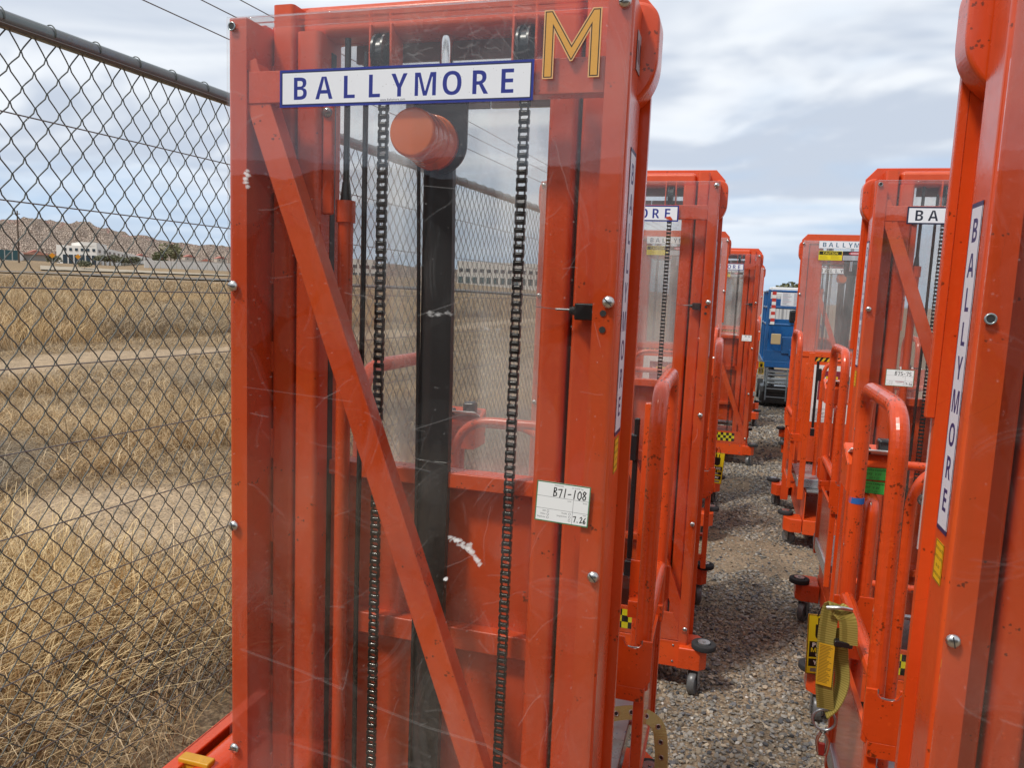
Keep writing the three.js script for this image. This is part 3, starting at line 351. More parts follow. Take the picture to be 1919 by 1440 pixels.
const vertical = (shape, y0, y1) => { const g = new THREE.ExtrudeGeometry(shape, { depth: y1 - y0, bevelEnabled: false, curveSegments: 5 }); g.rotateX(-Math.PI / 2); g.translate(0, y0, 0); return boxUV(g); }; // (x, s) -> (x, y, -s)
const mirror = g => { const m = g.clone(); m.scale(-1, 1, 1); const p = m.attributes; for (const k of ['position', 'normal', 'uv']) { const a = p[k], n = a.itemSize, arr = a.array; for (let i = 0; i < a.count; i += 3) for (let c = 0; c < n; c++) { const t = arr[(i + 1) * n + c]; arr[(i + 1) * n + c] = arr[(i + 2) * n + c]; arr[(i + 2) * n + c] = t; } } m.computeVertexNormals(); return m; };
function rr2(x0, x1, s0, s1, r) { const s = new THREE.Shape(); s.moveTo(x0 + r, s0); s.lineTo(x1 - r, s0); s.absarc(x1 - r, s0 + r, r, -Math.PI / 2, 0); s.lineTo(x1, s1 - r); s.absarc(x1 - r, s1 - r, r, 0, Math.PI / 2); s.lineTo(x0 + r, s1); s.absarc(x0 + r, s1 - r, r, Math.PI / 2, Math.PI); s.lineTo(x0, s0 + r); s.absarc(x0 + r, s0 + r, r, Math.PI, Math.PI * 1.5); return s; }
const geo = (() => {
  const G = {};
  G.side = vertical(sideProfile, 0.1, 2.09); G.sideR = vertical(sideProfileR, 0.1, 2.09);
  const welds = []; for (let y = 0.3; y < 2.0; y += 0.17) welds.push(rb(0.006, 0.06, 0.012, 0.3155, y, -0.082, 0.002));
  G.railA = merge([vertical(rr2(0.2695, 0.3135, 0.072, 0.155, 0.008), 0.2, 2.135), bx(0.012, 1.9, 0.003, 0.266, 1.15, -0.1515), ...welds]);
  G.rimStrip = rb(0.0135, 0.62, 0.014, -0.3655, 1.775, -0.1557, 0.002);
  G.railB = vertical(rr2(0.214, 0.2625, 0.068, 0.155, 0.011), 0.2, 2.085);
  G.head = merge([vertical(rr2(0, 1, 0, 1, 0.1), 0, 0.001)].slice(1).concat([rb(0.525, 0.056, 0.06, 0, 2.108, -0.115, 0.016)]));
  G.cross = merge([rb(0.634, 0.055, 0.005, 0, 1.972, -0.006, 0.002), rb(0.634, 0.005, 0.03, 0, 1.947, -0.021, 0.002)]);
  G.bottom = rb(0.634, 0.118, 0.012, 0, 0.274, -0.012, 0.002);
  G.kick = rb(0.66, 0.112, 0.02, 0, 0.157, -0.012, 0.003);
  G.brace = merge([beam([-0.325, 2.015, -0.0085], [0.326, 0.304, -0.0085], 0.046, 0.006), beam([-0.304, 2.015, -0.024], [0.347, 0.304, -0.024], 0.005, 0.036)]);
  G.pane = merge([(() => { const g = new THREE.BoxGeometry(0.708, 1.875, 0.004); const p = g.attributes.position, uv = g.attributes.uv; for (let i = 0; i < p.count; i++) uv.setXY(i, p.getX(i) / 0.714 + 0.5, p.getY(i) / 1.875 + 0.5); g.translate(0, 1.1525, 0.0035); return g; })(), (() => { const g = new THREE.BoxGeometry(0.7, 0.003, 0.052); g.translate(0, 2.0885, -0.0255); return g; })()]);
  G.rearPane = (() => { const g = new THREE.BoxGeometry(0.72, 0.86, 0.004); const p = g.attributes.position, uv = g.attributes.uv; for (let i = 0; i < p.count; i++) uv.setXY(i, p.getX(i) / 0.72 + 0.5, p.getY(i) / 0.86 + 0.5); g.translate(0, 1.68, -0.1665); return g; })();
  const top = poly([[-0.372, 2.085], [-0.372, 2.115], [-0.335, 2.156], [0.335, 2.156], [0.372, 2.115], [0.372, 2.085]]); G.rearTop = extr(top, 0.014, 0.002); G.rearTop.translate(0, 0, -0.163);
  G.rearPanel = merge([rb(0.63, 0.84, 0.006, 0, 0.84, -0.16, 0.001), rb(0.43, 0.03, 0.045, 0, 1.275, -0.14, 0.003), rb(0.43, 0.044, 0.03, 0, 0.96, -0.142, 0.003), rb(0.43, 0.03, 0.03, 0, 0.6, -0.142, 0.003), rb(0.63, 0.04, 0.008, 0, 1.255, -0.166, 0.002)]);
  const cap = new THREE.Shape(); cap.moveTo(0.341, 2.108); cap.bezierCurveTo(0.372, 2.108, 0.387, 2.095, 0.387, 2.065); cap.lineTo(0.387, 2.02); cap.bezierCurveTo(0.387, 1.985, 0.372, 1.96, 0.341, 1.938); cap.closePath(); G.cap = (() => { const g = new THREE.ExtrudeGeometry(cap, { depth: 0.05, bevelEnabled: true, bevelSize: 0.006, bevelThickness: 0.006, bevelSegments: 3, bevelOffset: -0.006, curveSegments: 16 }); return boxUV(g.translate(0, 0, 0.006)); })(); G.cap.translate(0, 0, -0.149);
  // inside the mast
  G.cylinder = merge([cyl(0.0142, 1.48, -0.177, 1.03, -0.105), cyl(0.018, 0.04, -0.177, 1.77, -0.105)]);
  G.rod = merge([cyl(0.011, 0.035, -0.177, 1.807, -0.105, 'y', 12, 0.007), cyl(0.0058, 0.26, -0.177, 1.95, -0.105, 'y', 10)]);
  G.bar = rb(0.022, 0.2, 0.012, -0.203, 1.862, -0.085, 0.004);
  G.channel = rb(0.026, 1.84, 0.02, -0.226, 1.14, -0.12, 0.002);  // black strip put in for the shade of the gap beside the rail
  G.hose = pipe([[-0.132, 0.32, -0.09], [-0.1335, 1.0, -0.088], [-0.131, 1.6, -0.09], [-0.132, 2.05, -0.09]], 0.0052, 0.1, 8, 24);
  G.belt = (() => { const g = new THREE.BoxGeometry(0.058, 1.56, 0.016, 6, 40, 1), p = g.attributes.position; for (let i = 0; i < p.count; i++) { const x = p.getX(i), y = p.getY(i); p.setXYZ(i, x * (1 + 0.05 * Math.sin(y * 5)) + 0.004 * Math.sin(y * 2.3 + 1) - 0.006 * y, y, p.getZ(i) + 0.006 * Math.cos(x * 70) + (Math.abs(x - 0.012) < 0.006 ? -0.004 : 0)); } g.computeVertexNormals(); return boxUV(g.translate(0.006, 1.08, -0.118)); })();
  G.beltTie = rb(0.064, 0.004, 0.022, 0.008, 1.31, -0.118, 0.002);
  G.cable = pipe([[-0.022, 0.35, -0.11], [-0.02, 1.2, -0.108], [-0.026, 1.6, -0.107], [-0.03, 1.86, -0.1]], 0.0035, 0.1, 6, 20);
  const ps = new THREE.Shape(); ps.moveTo(-0.052, 1.97); ps.lineTo(0.052, 1.97); ps.lineTo(0.052, 1.89); ps.absarc(0, 1.89, 0.052, 0, -Math.PI, true); ps.lineTo(-0.052, 1.97); G.plate = extr(ps, 0.006, 0.001, 20); G.plate.translate(0.006, 0, -0.112);
  G.lens = (() => { const pr = [[0, 0.1], [0.036, 0.1], [0.0395, 0.098], [0.041, 0.094], [0.0412, 0.082], [0.0402, 0.0815], [0.0402, 0.0795], [0.0418, 0.077], [0.0422, 0.062], [0.0412, 0.0615], [0.0412, 0.0595], [0.0428, 0.057], [0.043, 0.04], [0.0422, 0.0395], [0.0422, 0.037], [0.0445, 0.035], [0.0455, 0.012], [0.048, 0.011], [0.048, 0], [0, 0]].map(p => new THREE.Vector2(...p)); const g = new THREE.LatheGeometry(pr, 40); g.rotateX(Math.PI / 2); return boxUV(g.translate(-0.004, 1.892, -0.105)); })();
  const pulley = x => [cyl(0.032, 0.017, x, 2.045, -0.1, 'x', 20), cyl(0.038, 0.004, x - 0.009, 2.045, -0.1, 'x', 20), cyl(0.038, 0.004, x + 0.009, 2.045, -0.1, 'x', 20)]; G.pulley = pulley(0);
  G.pulley = merge(pulley(0)); G.fork = merge([rb(0.005, 0.11, 0.05, -0.02, 2.04, -0.105, 0.002), rb(0.005, 0.11, 0.05, 0.02, 2.04, -0.105, 0.002)]);
  G.chrome = cyl(0.0125, 0.2, 0.01, 1.99, -0.12, 'y', 16);
  G.switch = merge([rb(0.034, 0.028, 0.026, 0.297, 1.606, -0.052, 0.003), cyl(0.009, 0.012, 0.276, 1.607, -0.052, 'x', 12, 0.006)]);
  G.whisker = merge([cyl(0.0022, 0.024, 0.258, 1.608, -0.052, 'x', 6), pipe([[0.248, 1.608, -0.052], [0.21, 1.611, -0.05]], 0.0006, 0, 4, 2)]);
  // platform
  const sk = []; for (const s of [-1, 1]) sk.push(rb(0.006, 0.2, 0.92, s * 0.285, 0.29, -0.63, 0.002)); G.chassis = merge([rb(0.58, 0.1, 1.1, 0, 0.16, -0.57, 0.006), ...sk]);
  G.deck = rb(0.56, 0.014, 0.92, 0, 0.398, -0.63, 0.003);
  G.cover = rb(0.3, 0.06, 0.5, 0.19, 0.436, -0.76, 0.004); G.guard = rb(0.004, 0.3, 0.42, 0.386, 0.57, -0.72, 0.001);
  G.guardRim = merge([rb(0.012, 0.33, 0.012, 0.386, 0.57, -0.503, 0.002), rb(0.012, 0.33, 0.012, 0.386, 0.57, -0.937, 0.002), rb(0.012, 0.012, 0.44, 0.386, 0.725, -0.72, 0.002), rb(0.012, 0.012, 0.44, 0.386, 0.415, -0.72, 0.002), rb(0.11, 0.012, 0.03, 0.335, 0.41, -0.55, 0.002), rb(0.11, 0.012, 0.03, 0.335, 0.41, -0.9, 0.002)]);
  G.handrail = pipe([[0.39, 0.74, -0.48], [0.391, 1.432, -0.49], [0.386, 1.432, -0.94], [0.384, 0.74, -0.95]], 0.0188, 0.1, 18);
  G.lowRail = pipe([[0.39, 0.872, -0.48], [0.385, 0.872, -0.95]], 0.0172, 0, 14, 6);
  const sock = new THREE.Shape(); sock.moveTo(0.3, 0.755); sock.lineTo(0.3, 0.872); sock.lineTo(0.352, 0.872); sock.absarc(0.372, 0.868, 0.02, Math.PI, 0, false); sock.lineTo(0.414, 0.868); sock.lineTo(0.414, 0.775); sock.lineTo(0.4, 0.755); sock.closePath(); const socket = extr(sock, 0.006, 0.001, 10);
  G.socketA = merge([socket.clone().translate(0, 0, -0.452), rb(0.1, 0.035, 0.012, 0.352, 0.738, -0.452, 0.002), rb(0.024, 0.36, 0.026, 0.39, 0.56, -0.47, 0.003), rb(0.13, 0.03, 0.012, 0.335, 0.43, -0.47, 0.002), rb(0.02, 0.36, 0.02, 0.31, 0.56, -0.47, 0.003)]);
  G.socketB = merge([socket.clone().translate(0, 0, -0.962), rb(0.1, 0.05, 0.05, 0.352, 0.735, -0.95, 0.002), rb(0.024, 0.36, 0.026, 0.386, 0.56, -0.95, 0.003)]);
  G.rim = pipe([[0.345, 0.866, -0.448], [0.352, 0.86, -0.448], [0.3525, 0.852, -0.448], [0.372, 0.848, -0.448], [0.3915, 0.852, -0.448], [0.392, 0.868, -0.448]], 0.0022, 0.012, 6, 20);
  G.gate = merge([pipe([[-0.02, 0.38, -1.135], [-0.02, 1.2, -1.135], [-0.3, 1.2, -1.135], [-0.3, 0.38, -1.135]], 0.0125, 0.1, 12), pipe([[-0.02, 0.85, -1.135], [-0.3, 0.85, -1.135]], 0.011, 0, 10, 4)]);
  G.innerRail = pipe([[-0.22, 0.42, -0.86], [-0.22, 1.26, -0.86], [0.22, 1.26, -0.86], [0.22, 0.42, -0.86]], 0.0135, 0.12, 12);
  G.endPost = merge([rb(0.036, 0.98, 0.03, 0.32, 0.83, -1.08, 0.003), rb(0.016, 0.5, 0.02, 0.345, 1.0, -1.085, 0.003)]);
  G.strut = merge([rb(0.016, 0.44, 0.018, 0.28, 1.05, -1.09, 0.004), rb(0.026, 0.05, 0.03, 0.28, 0.8, -1.09, 0.004), rb(0.03, 0.08, 0.03, 0.27, 1.18, -1.09, 0.004)]);
  G.console = (() => { const s = poly([[-0.05, 1.14], [0.055, 1.14], [0.055, 1.215], [-0.05, 1.255]]); const g = extr(s, 0.14, 0.004); g.rotateY(-Math.PI / 2); return g.translate(-0.208, 0, -1.06); })(); // z from profile x
  G.consoleTop = (() => { const g = rb(0.128, 0.004, 0.1, 0, 0, 0, 0.001); g.rotateX(-0.365); return g.translate(-0.278, 1.2385, -1.06); })();
  G.joystick = merge([rb(0.04, 0.035, 0.04, -0.25, 1.262, -1.07, 0.008), rb(0.03, 0.02, 0.025, -0.305, 1.25, -1.04, 0.004)]);
  G.consolePost = pipe([[-0.284, 0.42, -0.975], [-0.284, 1.125, -0.975], [-0.284, 1.125, -1.06]], 0.0185, 0.07, 14);
  // corner outriggers
  const og = poly([[0.325, 0.12], [0.325, -0.03], [0.41, -0.03], [0.437, 0.0], [0.437, 0.075], [0.4, 0.12]]);
  G.outrigger = merge([(() => { const g = extr(og, 0.09, 0.003); g.rotateX(-Math.PI / 2); return g.translate(0, 0.113, 0); })()]); // shape y -> -z
  G.bumper = (() => { const pr = [[0.0, 0], [0.046, 0], [0.05, 0.004], [0.05, 0.02], [0.046, 0.024], [0.03, 0.024], [0.029, 0.02], [0, 0.02]].map(p => new THREE.Vector2(...p)); return boxUV(new THREE.LatheGeometry(pr, 28)); })();
  G.hub = merge([cyl(0.0255, 0.009, 0, 0.0245, 0, 'y', 20), cyl(0.006, 0.016, 0, 0.024, 0, 'y', 8)]);
  G.wheel = (() => { const pr = [[0, -0.016], [0.02, -0.016], [0.022, -0.013], [0.04, -0.013], [0.046, -0.016], [0.05, -0.012], [0.0515, 0], [0.05, 0.012], [0.046, 0.016], [0.04, 0.013], [0.022, 0.013], [0.02, 0.016], [0, 0.016]].map(p => new THREE.Vector2(...p)); const g = new THREE.LatheGeometry(pr, 28); g.rotateZ(Math.PI / 2); return boxUV(g); })();
  G.fork2 = merge([rb(0.004, 0.09, 0.03, -0.022, 0.072, 0, 0.001), rb(0.004, 0.09, 0.03, 0.022, 0.072, 0, 0.001), rb(0.05, 0.006, 0.045, 0, 0.112, 0, 0.001), cyl(0.006, 0.052, 0, 0.0515, 0, 'x', 8)]);
  return G;
})();
const mGeo = {}; const flip = k => mGeo[k] ??= mirror(geo[k]);
const boltY = [2.074, 1.624, 1.174, 0.724, 0.274];
function makeLift(lab, pos, turn, o = {}) {
  const t = thing('mast_lift', lab, 'lift', pos, turn, 'orange mast lifts parked in two rows');
  const P = (n, g, m = M.paint, par = t) => part(n, g, m, par);
  const both = (n, k, m = M.paint, shift = 0) => { P(n, geo[k], m); P(n, flip(k), m).position.x = shift; };
  P('side_channel', geo.sideR); P('side_channel', flip('side')); both('mast_rail', 'railA'); both('mast_rail', 'railB'); both('roller_cover', 'cap'); P('rim_strip', geo.rimStrip);
  P('crosshead', geo.head); P('crossbar', geo.cross); const bot = P('bottom_plate', geo.bottom); P('kick_plate', geo.kick); P('brace', geo.brace);
  P('rear_top_bar', geo.rearTop); P('rear_panel', geo.rearPanel); P('lift_cylinder', geo.cylinder); P('piston_rod', geo.rod, M.black);
  const bar = P('link_bar', geo.bar); const bb = P('bolt', dome, M.dull, bar); bb.position.set(-0.203, 1.945, -0.079);
  P('gap_shade_strip', geo.channel, M.belt); P('hose', geo.hose, M.black); const belt = P('cable_sleeve', geo.belt, M.belt); P('tie', geo.beltTie, M.black, belt); P('cable', geo.cable, M.black);
  P('chrome_rod', geo.chrome, M.chrome);
  for (const x of [-0.101, 0.164]) {
    P('chain_pulley', geo.pulley, M.black).position.x = x; P('pulley_bracket', geo.fork).position.x = x;
    if (o.links) { const c = new THREE.Group(); c.name = 'lift_chain'; c.position.set(x, 0, -0.1); t.add(c); chainY.forEach((y, i) => { const l = part(`chain_link_${String(i).padStart(3, '0')}`, i % 2 ? linkOuter : linkInner, M.chain, c); l.position.y = y; l.rotation.z = (h2(i, x > 0 ? 3 : 8) - 0.5) * 0.02; }); }
    else P('lift_chain', chainGeo, M.chain).position.set(x, 0, -0.1);
  }
  const bp = P('beacon_mount', geo.plate, M.black); P('beacon_lens', geo.lens, M.amber); void bp;
  const sw = P('limit_switch', geo.switch, M.black); P('whisker', geo.whisker, M.dull, sw);
  const shield = P('clear_shield', geo.pane, o.shield || shieldPlain); void shield;
  const rp = P('rear_shield', geo.rearPane, turn ? rearPane : milkyPane); void rp;
  // bolts
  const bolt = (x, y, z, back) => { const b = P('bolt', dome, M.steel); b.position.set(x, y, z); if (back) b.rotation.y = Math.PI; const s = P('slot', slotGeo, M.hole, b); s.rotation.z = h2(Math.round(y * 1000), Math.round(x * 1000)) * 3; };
  for (const s of [-1, 1]) boltY.forEach((y, i) => { const miss = (o.missing || []).some(m => m[0] === s && m[1] === i); if (!miss) bolt(s * 0.343, y, 0.0055); else { P('bolt_hole_shade', cyl(0.005, 0.001, s * 0.343, y, 0.0062, 'z', 12), M.hole); P('hole_rim', new THREE.TorusGeometry(0.0065, 0.0016, 6, 16).translate(s * 0.343, y, 0.006), M.dull); } });
  for (const y of [1.598, 1.572]) P('drilled_hole_shade', cyl(0.0052, 0.001, 0.335, y + 0.012 - 0.004, 0.0012, 'z', 12), M.hole);
  for (const s of [-1, 1]) for (const y of [2.085, 1.705, 1.33]) bolt(s * 0.357, y, -0.169, true);
  for (const s of [-1, 1]) for (const x of [0.2, 0.3]) for (const y of [0.195, 0.125]) { const b = P('rivet', dome, M.dull); b.position.set(s * x, y, -0.002); b.scale.setScalar(0.5); }
  // labels
  const st = (n, w, h, m, x, y, z, ry = 0, rz = 0, par = t) => { const q = P(n, sheetGeo(w, h), m, par); q.position.set(x, y, z); q.rotation.set(0, ry, rz); return q; };
  st('maker_label', 0.453, 0.062, o.maker || L.makerBlue, -0.02, 1.965, 0.006);
  st('checker_label', 0.48, 0.083, L.checker, 0, 0.276, -0.0055);
  for (const s of [-1, 1]) { st('maker_label', s > 0 ? 0.062 : 0.05, 0.47, L.makerTall, s * 0.358, s > 0 ? 1.636 : o.tallLeft ?? 1.548, s > 0 ? -0.078 : -0.052, s * Math.PI / 2); st('notice_label', 0.04, 0.06, L.stay, s * 0.358, s > 0 ? 1.365 : (o.tallLeft ?? 1.548) - 0.28, s > 0 ? -0.075 : -0.05, s * Math.PI / 2); }
  const rl = st('maker_label', 0.44, 0.055, L.makerTeal, 0.03, 2.085 - 0.005, -0.1695, Math.PI); part('label_backing', sheetGeo(0.44, 0.055), M.backing, rl).position.z = -0.0068;
  const ca = st('caution_label', 0.165, 0.07, L.caution, 0.165, 2.0, -0.1695, Math.PI), da = st('danger_label', 0.165, 0.07, L.danger, -0.003, 2.0, -0.1695, Math.PI); for (const q of [ca, da]) part('label_backing', sheetGeo(0.165, 0.07), M.backing, q).position.z = -0.0068;
  st('hazard_strip', 0.3, 0.032, L.hazard, 0.07, 1.218, -0.1645, Math.PI); st('instruction_sheet', 0.29, 0.44, L.sheet, 0.075, 0.955, -0.1638, Math.PI);
  // platform
  P('chassis', geo.chassis); P('deck', geo.deck, M.dull); both('deck_cover', 'cover', M.plate); both('guard_panel', 'guard', M.gloss, 0.056); both('guard_frame', 'guardRim', M.paint, 0.056);
  both('handrail', 'handrail', M.worn, 0.056); both('lower_rail', 'lowRail', M.worn, 0.056); both('rail_socket', 'socketA', M.worn, 0.056); both('rail_socket', 'socketB', M.worn, 0.056); both('socket_edge', 'rim', M.dull, 0.056);
  P('gate', geo.gate, M.worn); P('inner_rail', geo.innerRail, M.worn); P('end_post', geo.endPost, M.worn); P('gas_strut', geo.strut, M.black);
  const con = P('control_box', geo.console, M.worn); P('control_top', geo.consoleTop, M.white, con); P('joystick', geo.joystick, M.black, con); P('control_post', geo.consolePost, M.worn);
  for (const [s, z] of [[-1, 0], [1, 0], [-1, -0.98], [1, -0.98]]) {
    const og = P('outrigger', s > 0 ? geo.outrigger : flip('outrigger')); og.position.set(z ? s * -0.03 : 0, 0, z);
    const b = P('bumper_wheel', geo.bumper, M.rubber); b.position.set(s * (z ? 0.392 : 0.423), 0.2035, z + 0.0); P('hub', geo.hub, M.dull, b);
    const f = P('caster_fork', geo.fork2, M.dull); f.position.set(s * (z ? 0.36 : 0.392), 0, z + 0.0); f.rotation.y = 0.25 * (h2(Math.round(pos[2] * 100), s + 5 + z * 10) - 0.5) * 6; const w = P('caster_wheel', geo.wheel, M.tyre, f); w.position.y = 0.0515;
  }
  return { t, P, st };
}
M.plate = std({ color: lin(0.45, 0.45, 0.46), roughness: 0.5, metalness: 0.5, roughnessMap: roughA, map: wearA });
M.gloss = phys({ color: ORANGE, map: wearA, roughness: 0.22, clearcoat: 0.6, clearcoatRoughness: 0.08 });
{
  const A = makeLift('orange mast lift with a gold letter M and tag B71-108 on its clear shield', [-0.531, 0, -1.2], 0, { shield: shieldM, links: true, missing: [[-1, 0]] });
  const ms = poly([[0, 0], [0, 300], [40, 300], [128, 152], [216, 300], [256, 300], [256, 0], [206, 0], [206, 202], [134, 74], [122, 74], [50, 202], [50, 0]]);
  const mg = new THREE.ExtrudeGeometry(ms, { depth: 1, bevelEnabled: false }); const k = 0.09 / 256; mg.scale(k, 0.102 / 300, 0.0006); { const p = mg.attributes.position, uv = mg.attributes.uv; for (let i = 0; i < p.count; i++) uv.setXY(i, p.getX(i) / 0.09, p.getY(i) / 0.102); }
  A.P('letter_m', mg, L.goldM).position.set(0.2195, 1.9655, 0.0056);
  A.st('inventory_tag', 0.09, 0.068, L.tagA, 0.286, 1.2915, 0.0062, 0, -0.035);
  A.st('letter_label', 0.045, 0.06, label(96, 128, (x, w, h) => { x.fillStyle = '#a9a4a6'; x.fillRect(0, 0, w, h); x.fillStyle = '#5a2426'; x.font = `bold 100px ${FONT}`; x.textAlign = 'center'; x.fillText('M', w / 2, 100); }), 0.3583, 2.02, -0.07, Math.PI / 2);
  // tray on the fence side
  A.P('side_tray', merge([rb(0.008, 0.09, 0.75, -0.51, 0.6, -0.05, 0.002), rb(0.028, 0.006, 0.75, -0.498, 0.642, -0.05, 0.002), rb(0.2, 0.006, 0.7, -0.41, 0.56, -0.05, 0.002), cyl(0.045, 0.5, -0.44, 0.6, -0.12, 'z', 18)]));
  const br = A.P('tray_clamp', rb(0.068, 0.13, 0.022, -0.462, 0.585, -0.035, 0.006), M.yellow); A.P('clamp_rib', merge([rb(0.074, 0.012, 0.026, -0.462, 0.648, -0.033, 0.004), rb(0.012, 0.13, 0.026, -0.492, 0.585, -0.033, 0.004), rb(0.012, 0.13, 0.026, -0.432, 0.585, -0.033, 0.004)]), M.yellow, br);

  const B = makeLift('orange mast lift behind the gold M lift, blue maker label torn at its last letter', [-0.436, 0, -3.1], 0);
  { const tg = extr(poly([[0, 0.006], [0.02, 0.009], [0.03, -0.003], [0.024, -0.007], [0.006, -0.001]]), 0.001, 0.0002); B.P('label_tear', tg, M.paint).position.set(0.155, 1.945, 0.0064); }
  makeLift('orange mast lift facing the back of the torn-label lift with its gates towards it', [-0.43, 0, -6.25], Math.PI);
  const D = makeLift('orange mast lift with small white tag near its chequered strip, backing the fence-side reversed lift', [-0.13, 0, -7.82], 0); D.st('inventory_tag', 0.095, 0.06, L.tagC, 0.285, 1.275, 0.0062);
  makeLift('orange mast lift nearest the blue scissor lift on the fence side', [0.02, 0, -11.35], Math.PI);
  const R1 = makeLift('orange mast lift carrying green service stickers on its control box and a hanging yellow lanyard', [0.673, 0, -1.154], 0, { missing: [[-1, 1]], maker: L.makerDark });
  R1.P('tape', cyl(0.0192, 0.016, -0.3285, 1.135, -0.944, 'y', 18), tint(0.02, 0.12, 0.4));
  R1.st('service_sticker', 0.068, 0.034, L.done, -0.276, 1.195, -1.0025, 0, 0.02); R1.st('service_sticker', 0.068, 0.034, L.done, -0.278, 1.158, -1.0025, 0, -0.02);
  const R2 = makeLift('orange mast lift with tag B75-75 and dark maker label on its shield', [0.825, 0, -3.073], 0, { maker: L.makerDark, missing: [[-1, 0]], tallLeft: 1.64 }); R2.st('inventory_tag', 0.095, 0.062, L.tagB, -0.216, 1.377, 0.0062);
  makeLift('orange mast lift showing caution and danger labels, gates facing the B75-75 lift', [0.84, 0, -6.36], Math.PI);
  makeLift('orange mast lift standing behind the lift that shows the caution label', [1.02, 0, -8.1], 0, { maker: L.makerDark }); void B;
}
// ---------------------------------------------------------------- things hanging on the lifts
function plugSign(lab, pos, turn, tilt) { const t = thing('hanging_sign', lab, 'sign', pos, turn, 'yellow plug-in signs'); part('sign_board', rb(0.07, 0.165, 0.003, 0, -0.09, 0, 0.002), M.yellow, t); const f = part('sign_face', sheetGeo(0.068, 0.162), L.plug, t); f.position.set(0, -0.09, 0.002); part('hanger', pipe([[-0.012, -0.012, 0.002], [0, 0.03, 0.004], [0.012, -0.012, 0.002]], 0.0015, 0.02, 5), M.black, t); t.rotation.z = tilt; return t; }
plugSign('yellow plug-in sign hanging beside the lanyard under the rail socket', [0.284, 0.835, -2.06], 0.1, 0.03);
plugSign('yellow plug-in sign under the rail socket of the torn-label lift', [-0.015, 0.862, -4.0], 0, -0.06);
plugSign('yellow plug-in sign hanging low on the lift beside the blue scissor lift', [0.42, 0.86, -10.5], 0, 0);
{ // fall-arrest lanyard over the lower rail
  const t = thing('safety_lanyard', 'olive yellow webbing lanyard with ring and snap hook hanging over an orange rail', 'lanyard', [0.262, 0.97, -1.73], 0);
  part('webbing', ribbon([[0.03, -0.06, 0.03], [0.02, 0.0, 0.03], [-0.005, 0.012, 0.012], [-0.012, -0.03, 0.012], [-0.012, -0.1, 0.016], [-0.008, -0.17, 0.014], [0.0, -0.225, 0.006]], 0.036, 0.003, [1, 0, 0.25], 6), L.webbing, t);
  part('webbing', ribbon([[0.012, -0.04, -0.004], [0.02, -0.1, -0.006], [0.03, -0.16, -0.004], [0.018, -0.215, 0.0], [0.002, -0.24, 0.0]], 0.036, 0.003, u => [Math.cos(u * 1.4), 0, Math.sin(u * 1.4)], 6), L.webbing, t);
  const lab = part('care_label', sheetGeo(0.032, 0.095, 0.001), L.printed, t); lab.position.set(-0.011, -0.118, 0.0195); lab.rotation.y = -0.24;
  part('keeper', rb(0.038, 0.014, 0.02, 0.02, -0.062, 0.022, 0.003), M.black, t);
  part('ring', new THREE.TorusGeometry(0.024, 0.003, 8, 28).translate(0.0, -0.255, 0.0), M.dull, t);
  part('snap_hook', merge([pipe([[-0.004, -0.282, 0.004], [-0.012, -0.3, 0.004], [-0.006, -0.335, 0.004], [0.01, -0.335, 0.004], [0.014, -0.3, 0.004], [0.004, -0.282, 0.004]], 0.0036, 0.01, 8, 40)]), M.steel, t);
  part('hook_latch', rb(0.014, 0.03, 0.008, 0.0, -0.322, 0.004, 0.003), std({ color: lin(0.25, 0.02, 0.015), roughness: 0.4 }), t);
  part('clip', pipe([[-0.02, 0.016, 0.03], [0.005, 0.022, 0.036], [0.03, 0.018, 0.03]], 0.0045, 0.02, 8), M.steel, t);
}
{ // harness belt draped over the first deck
  const t = thing('harness_belt', 'pale yellow harness belt with metal eyelets draped over a grey lift deck', 'belt', [-0.165, 0.485, -1.97], 0);
  const pts = [[-0.12, 0.012, 0.05], [-0.06, 0.024, 0.02], [0.0, 0.026, 0.0], [0.05, 0.002, -0.005], [0.066, -0.06, 0.0], [0.07, -0.16, 0.01], [0.072, -0.28, 0.02]], sideAt = u => { const k = ss(0.3, 0.6, u); return [mix(0.1, 1, k), mix(0.8, 0.1, k), mix(-0.55, 0.25, k)]; }, b = part('webbing', ribbon(pts, 0.036, 0.003, sideAt, 6), std({ color: lin(0.56, 0.52, 0.2), bumpMap: peel, bumpScale: 0.001, roughness: 0.95 }), t);
  const c = new THREE.CatmullRomCurve3(pts.map(p => new THREE.Vector3(...p)));
  for (let i = 0; i < 11; i++) { const u = 0.06 + i * 0.088, p = c.getPointAt(u), tg = c.getTangentAt(u), s = new THREE.Vector3(...sideAt(u)); s.addScaledVector(tg, -s.dot(tg)).normalize(); const n = new THREE.Vector3().crossVectors(tg, s); const e = part('eyelet', new THREE.TorusGeometry(0.006, 0.0016, 6, 16), M.steel, b); if (n.z < 0) n.negate(); e.position.copy(p).addScaledVector(n, 0.0018); e.quaternion.setFromUnitVectors(new THREE.Vector3(0, 0, 1), n); const h = part('eyelet_hole_shade', cyl(0.0052, 0.0008, 0, 0, 0, 'z', 12), M.hole, e); h.position.z = 0.0004; }
  part('webbing', ribbon([[-0.13, -0.045, 0.13], [-0.05, -0.045, 0.17], [0.0, -0.048, 0.24], [0.02, -0.05, 0.32]], 0.036, 0.003, [0.5, 0, -0.6], 6), b.material, t);
}

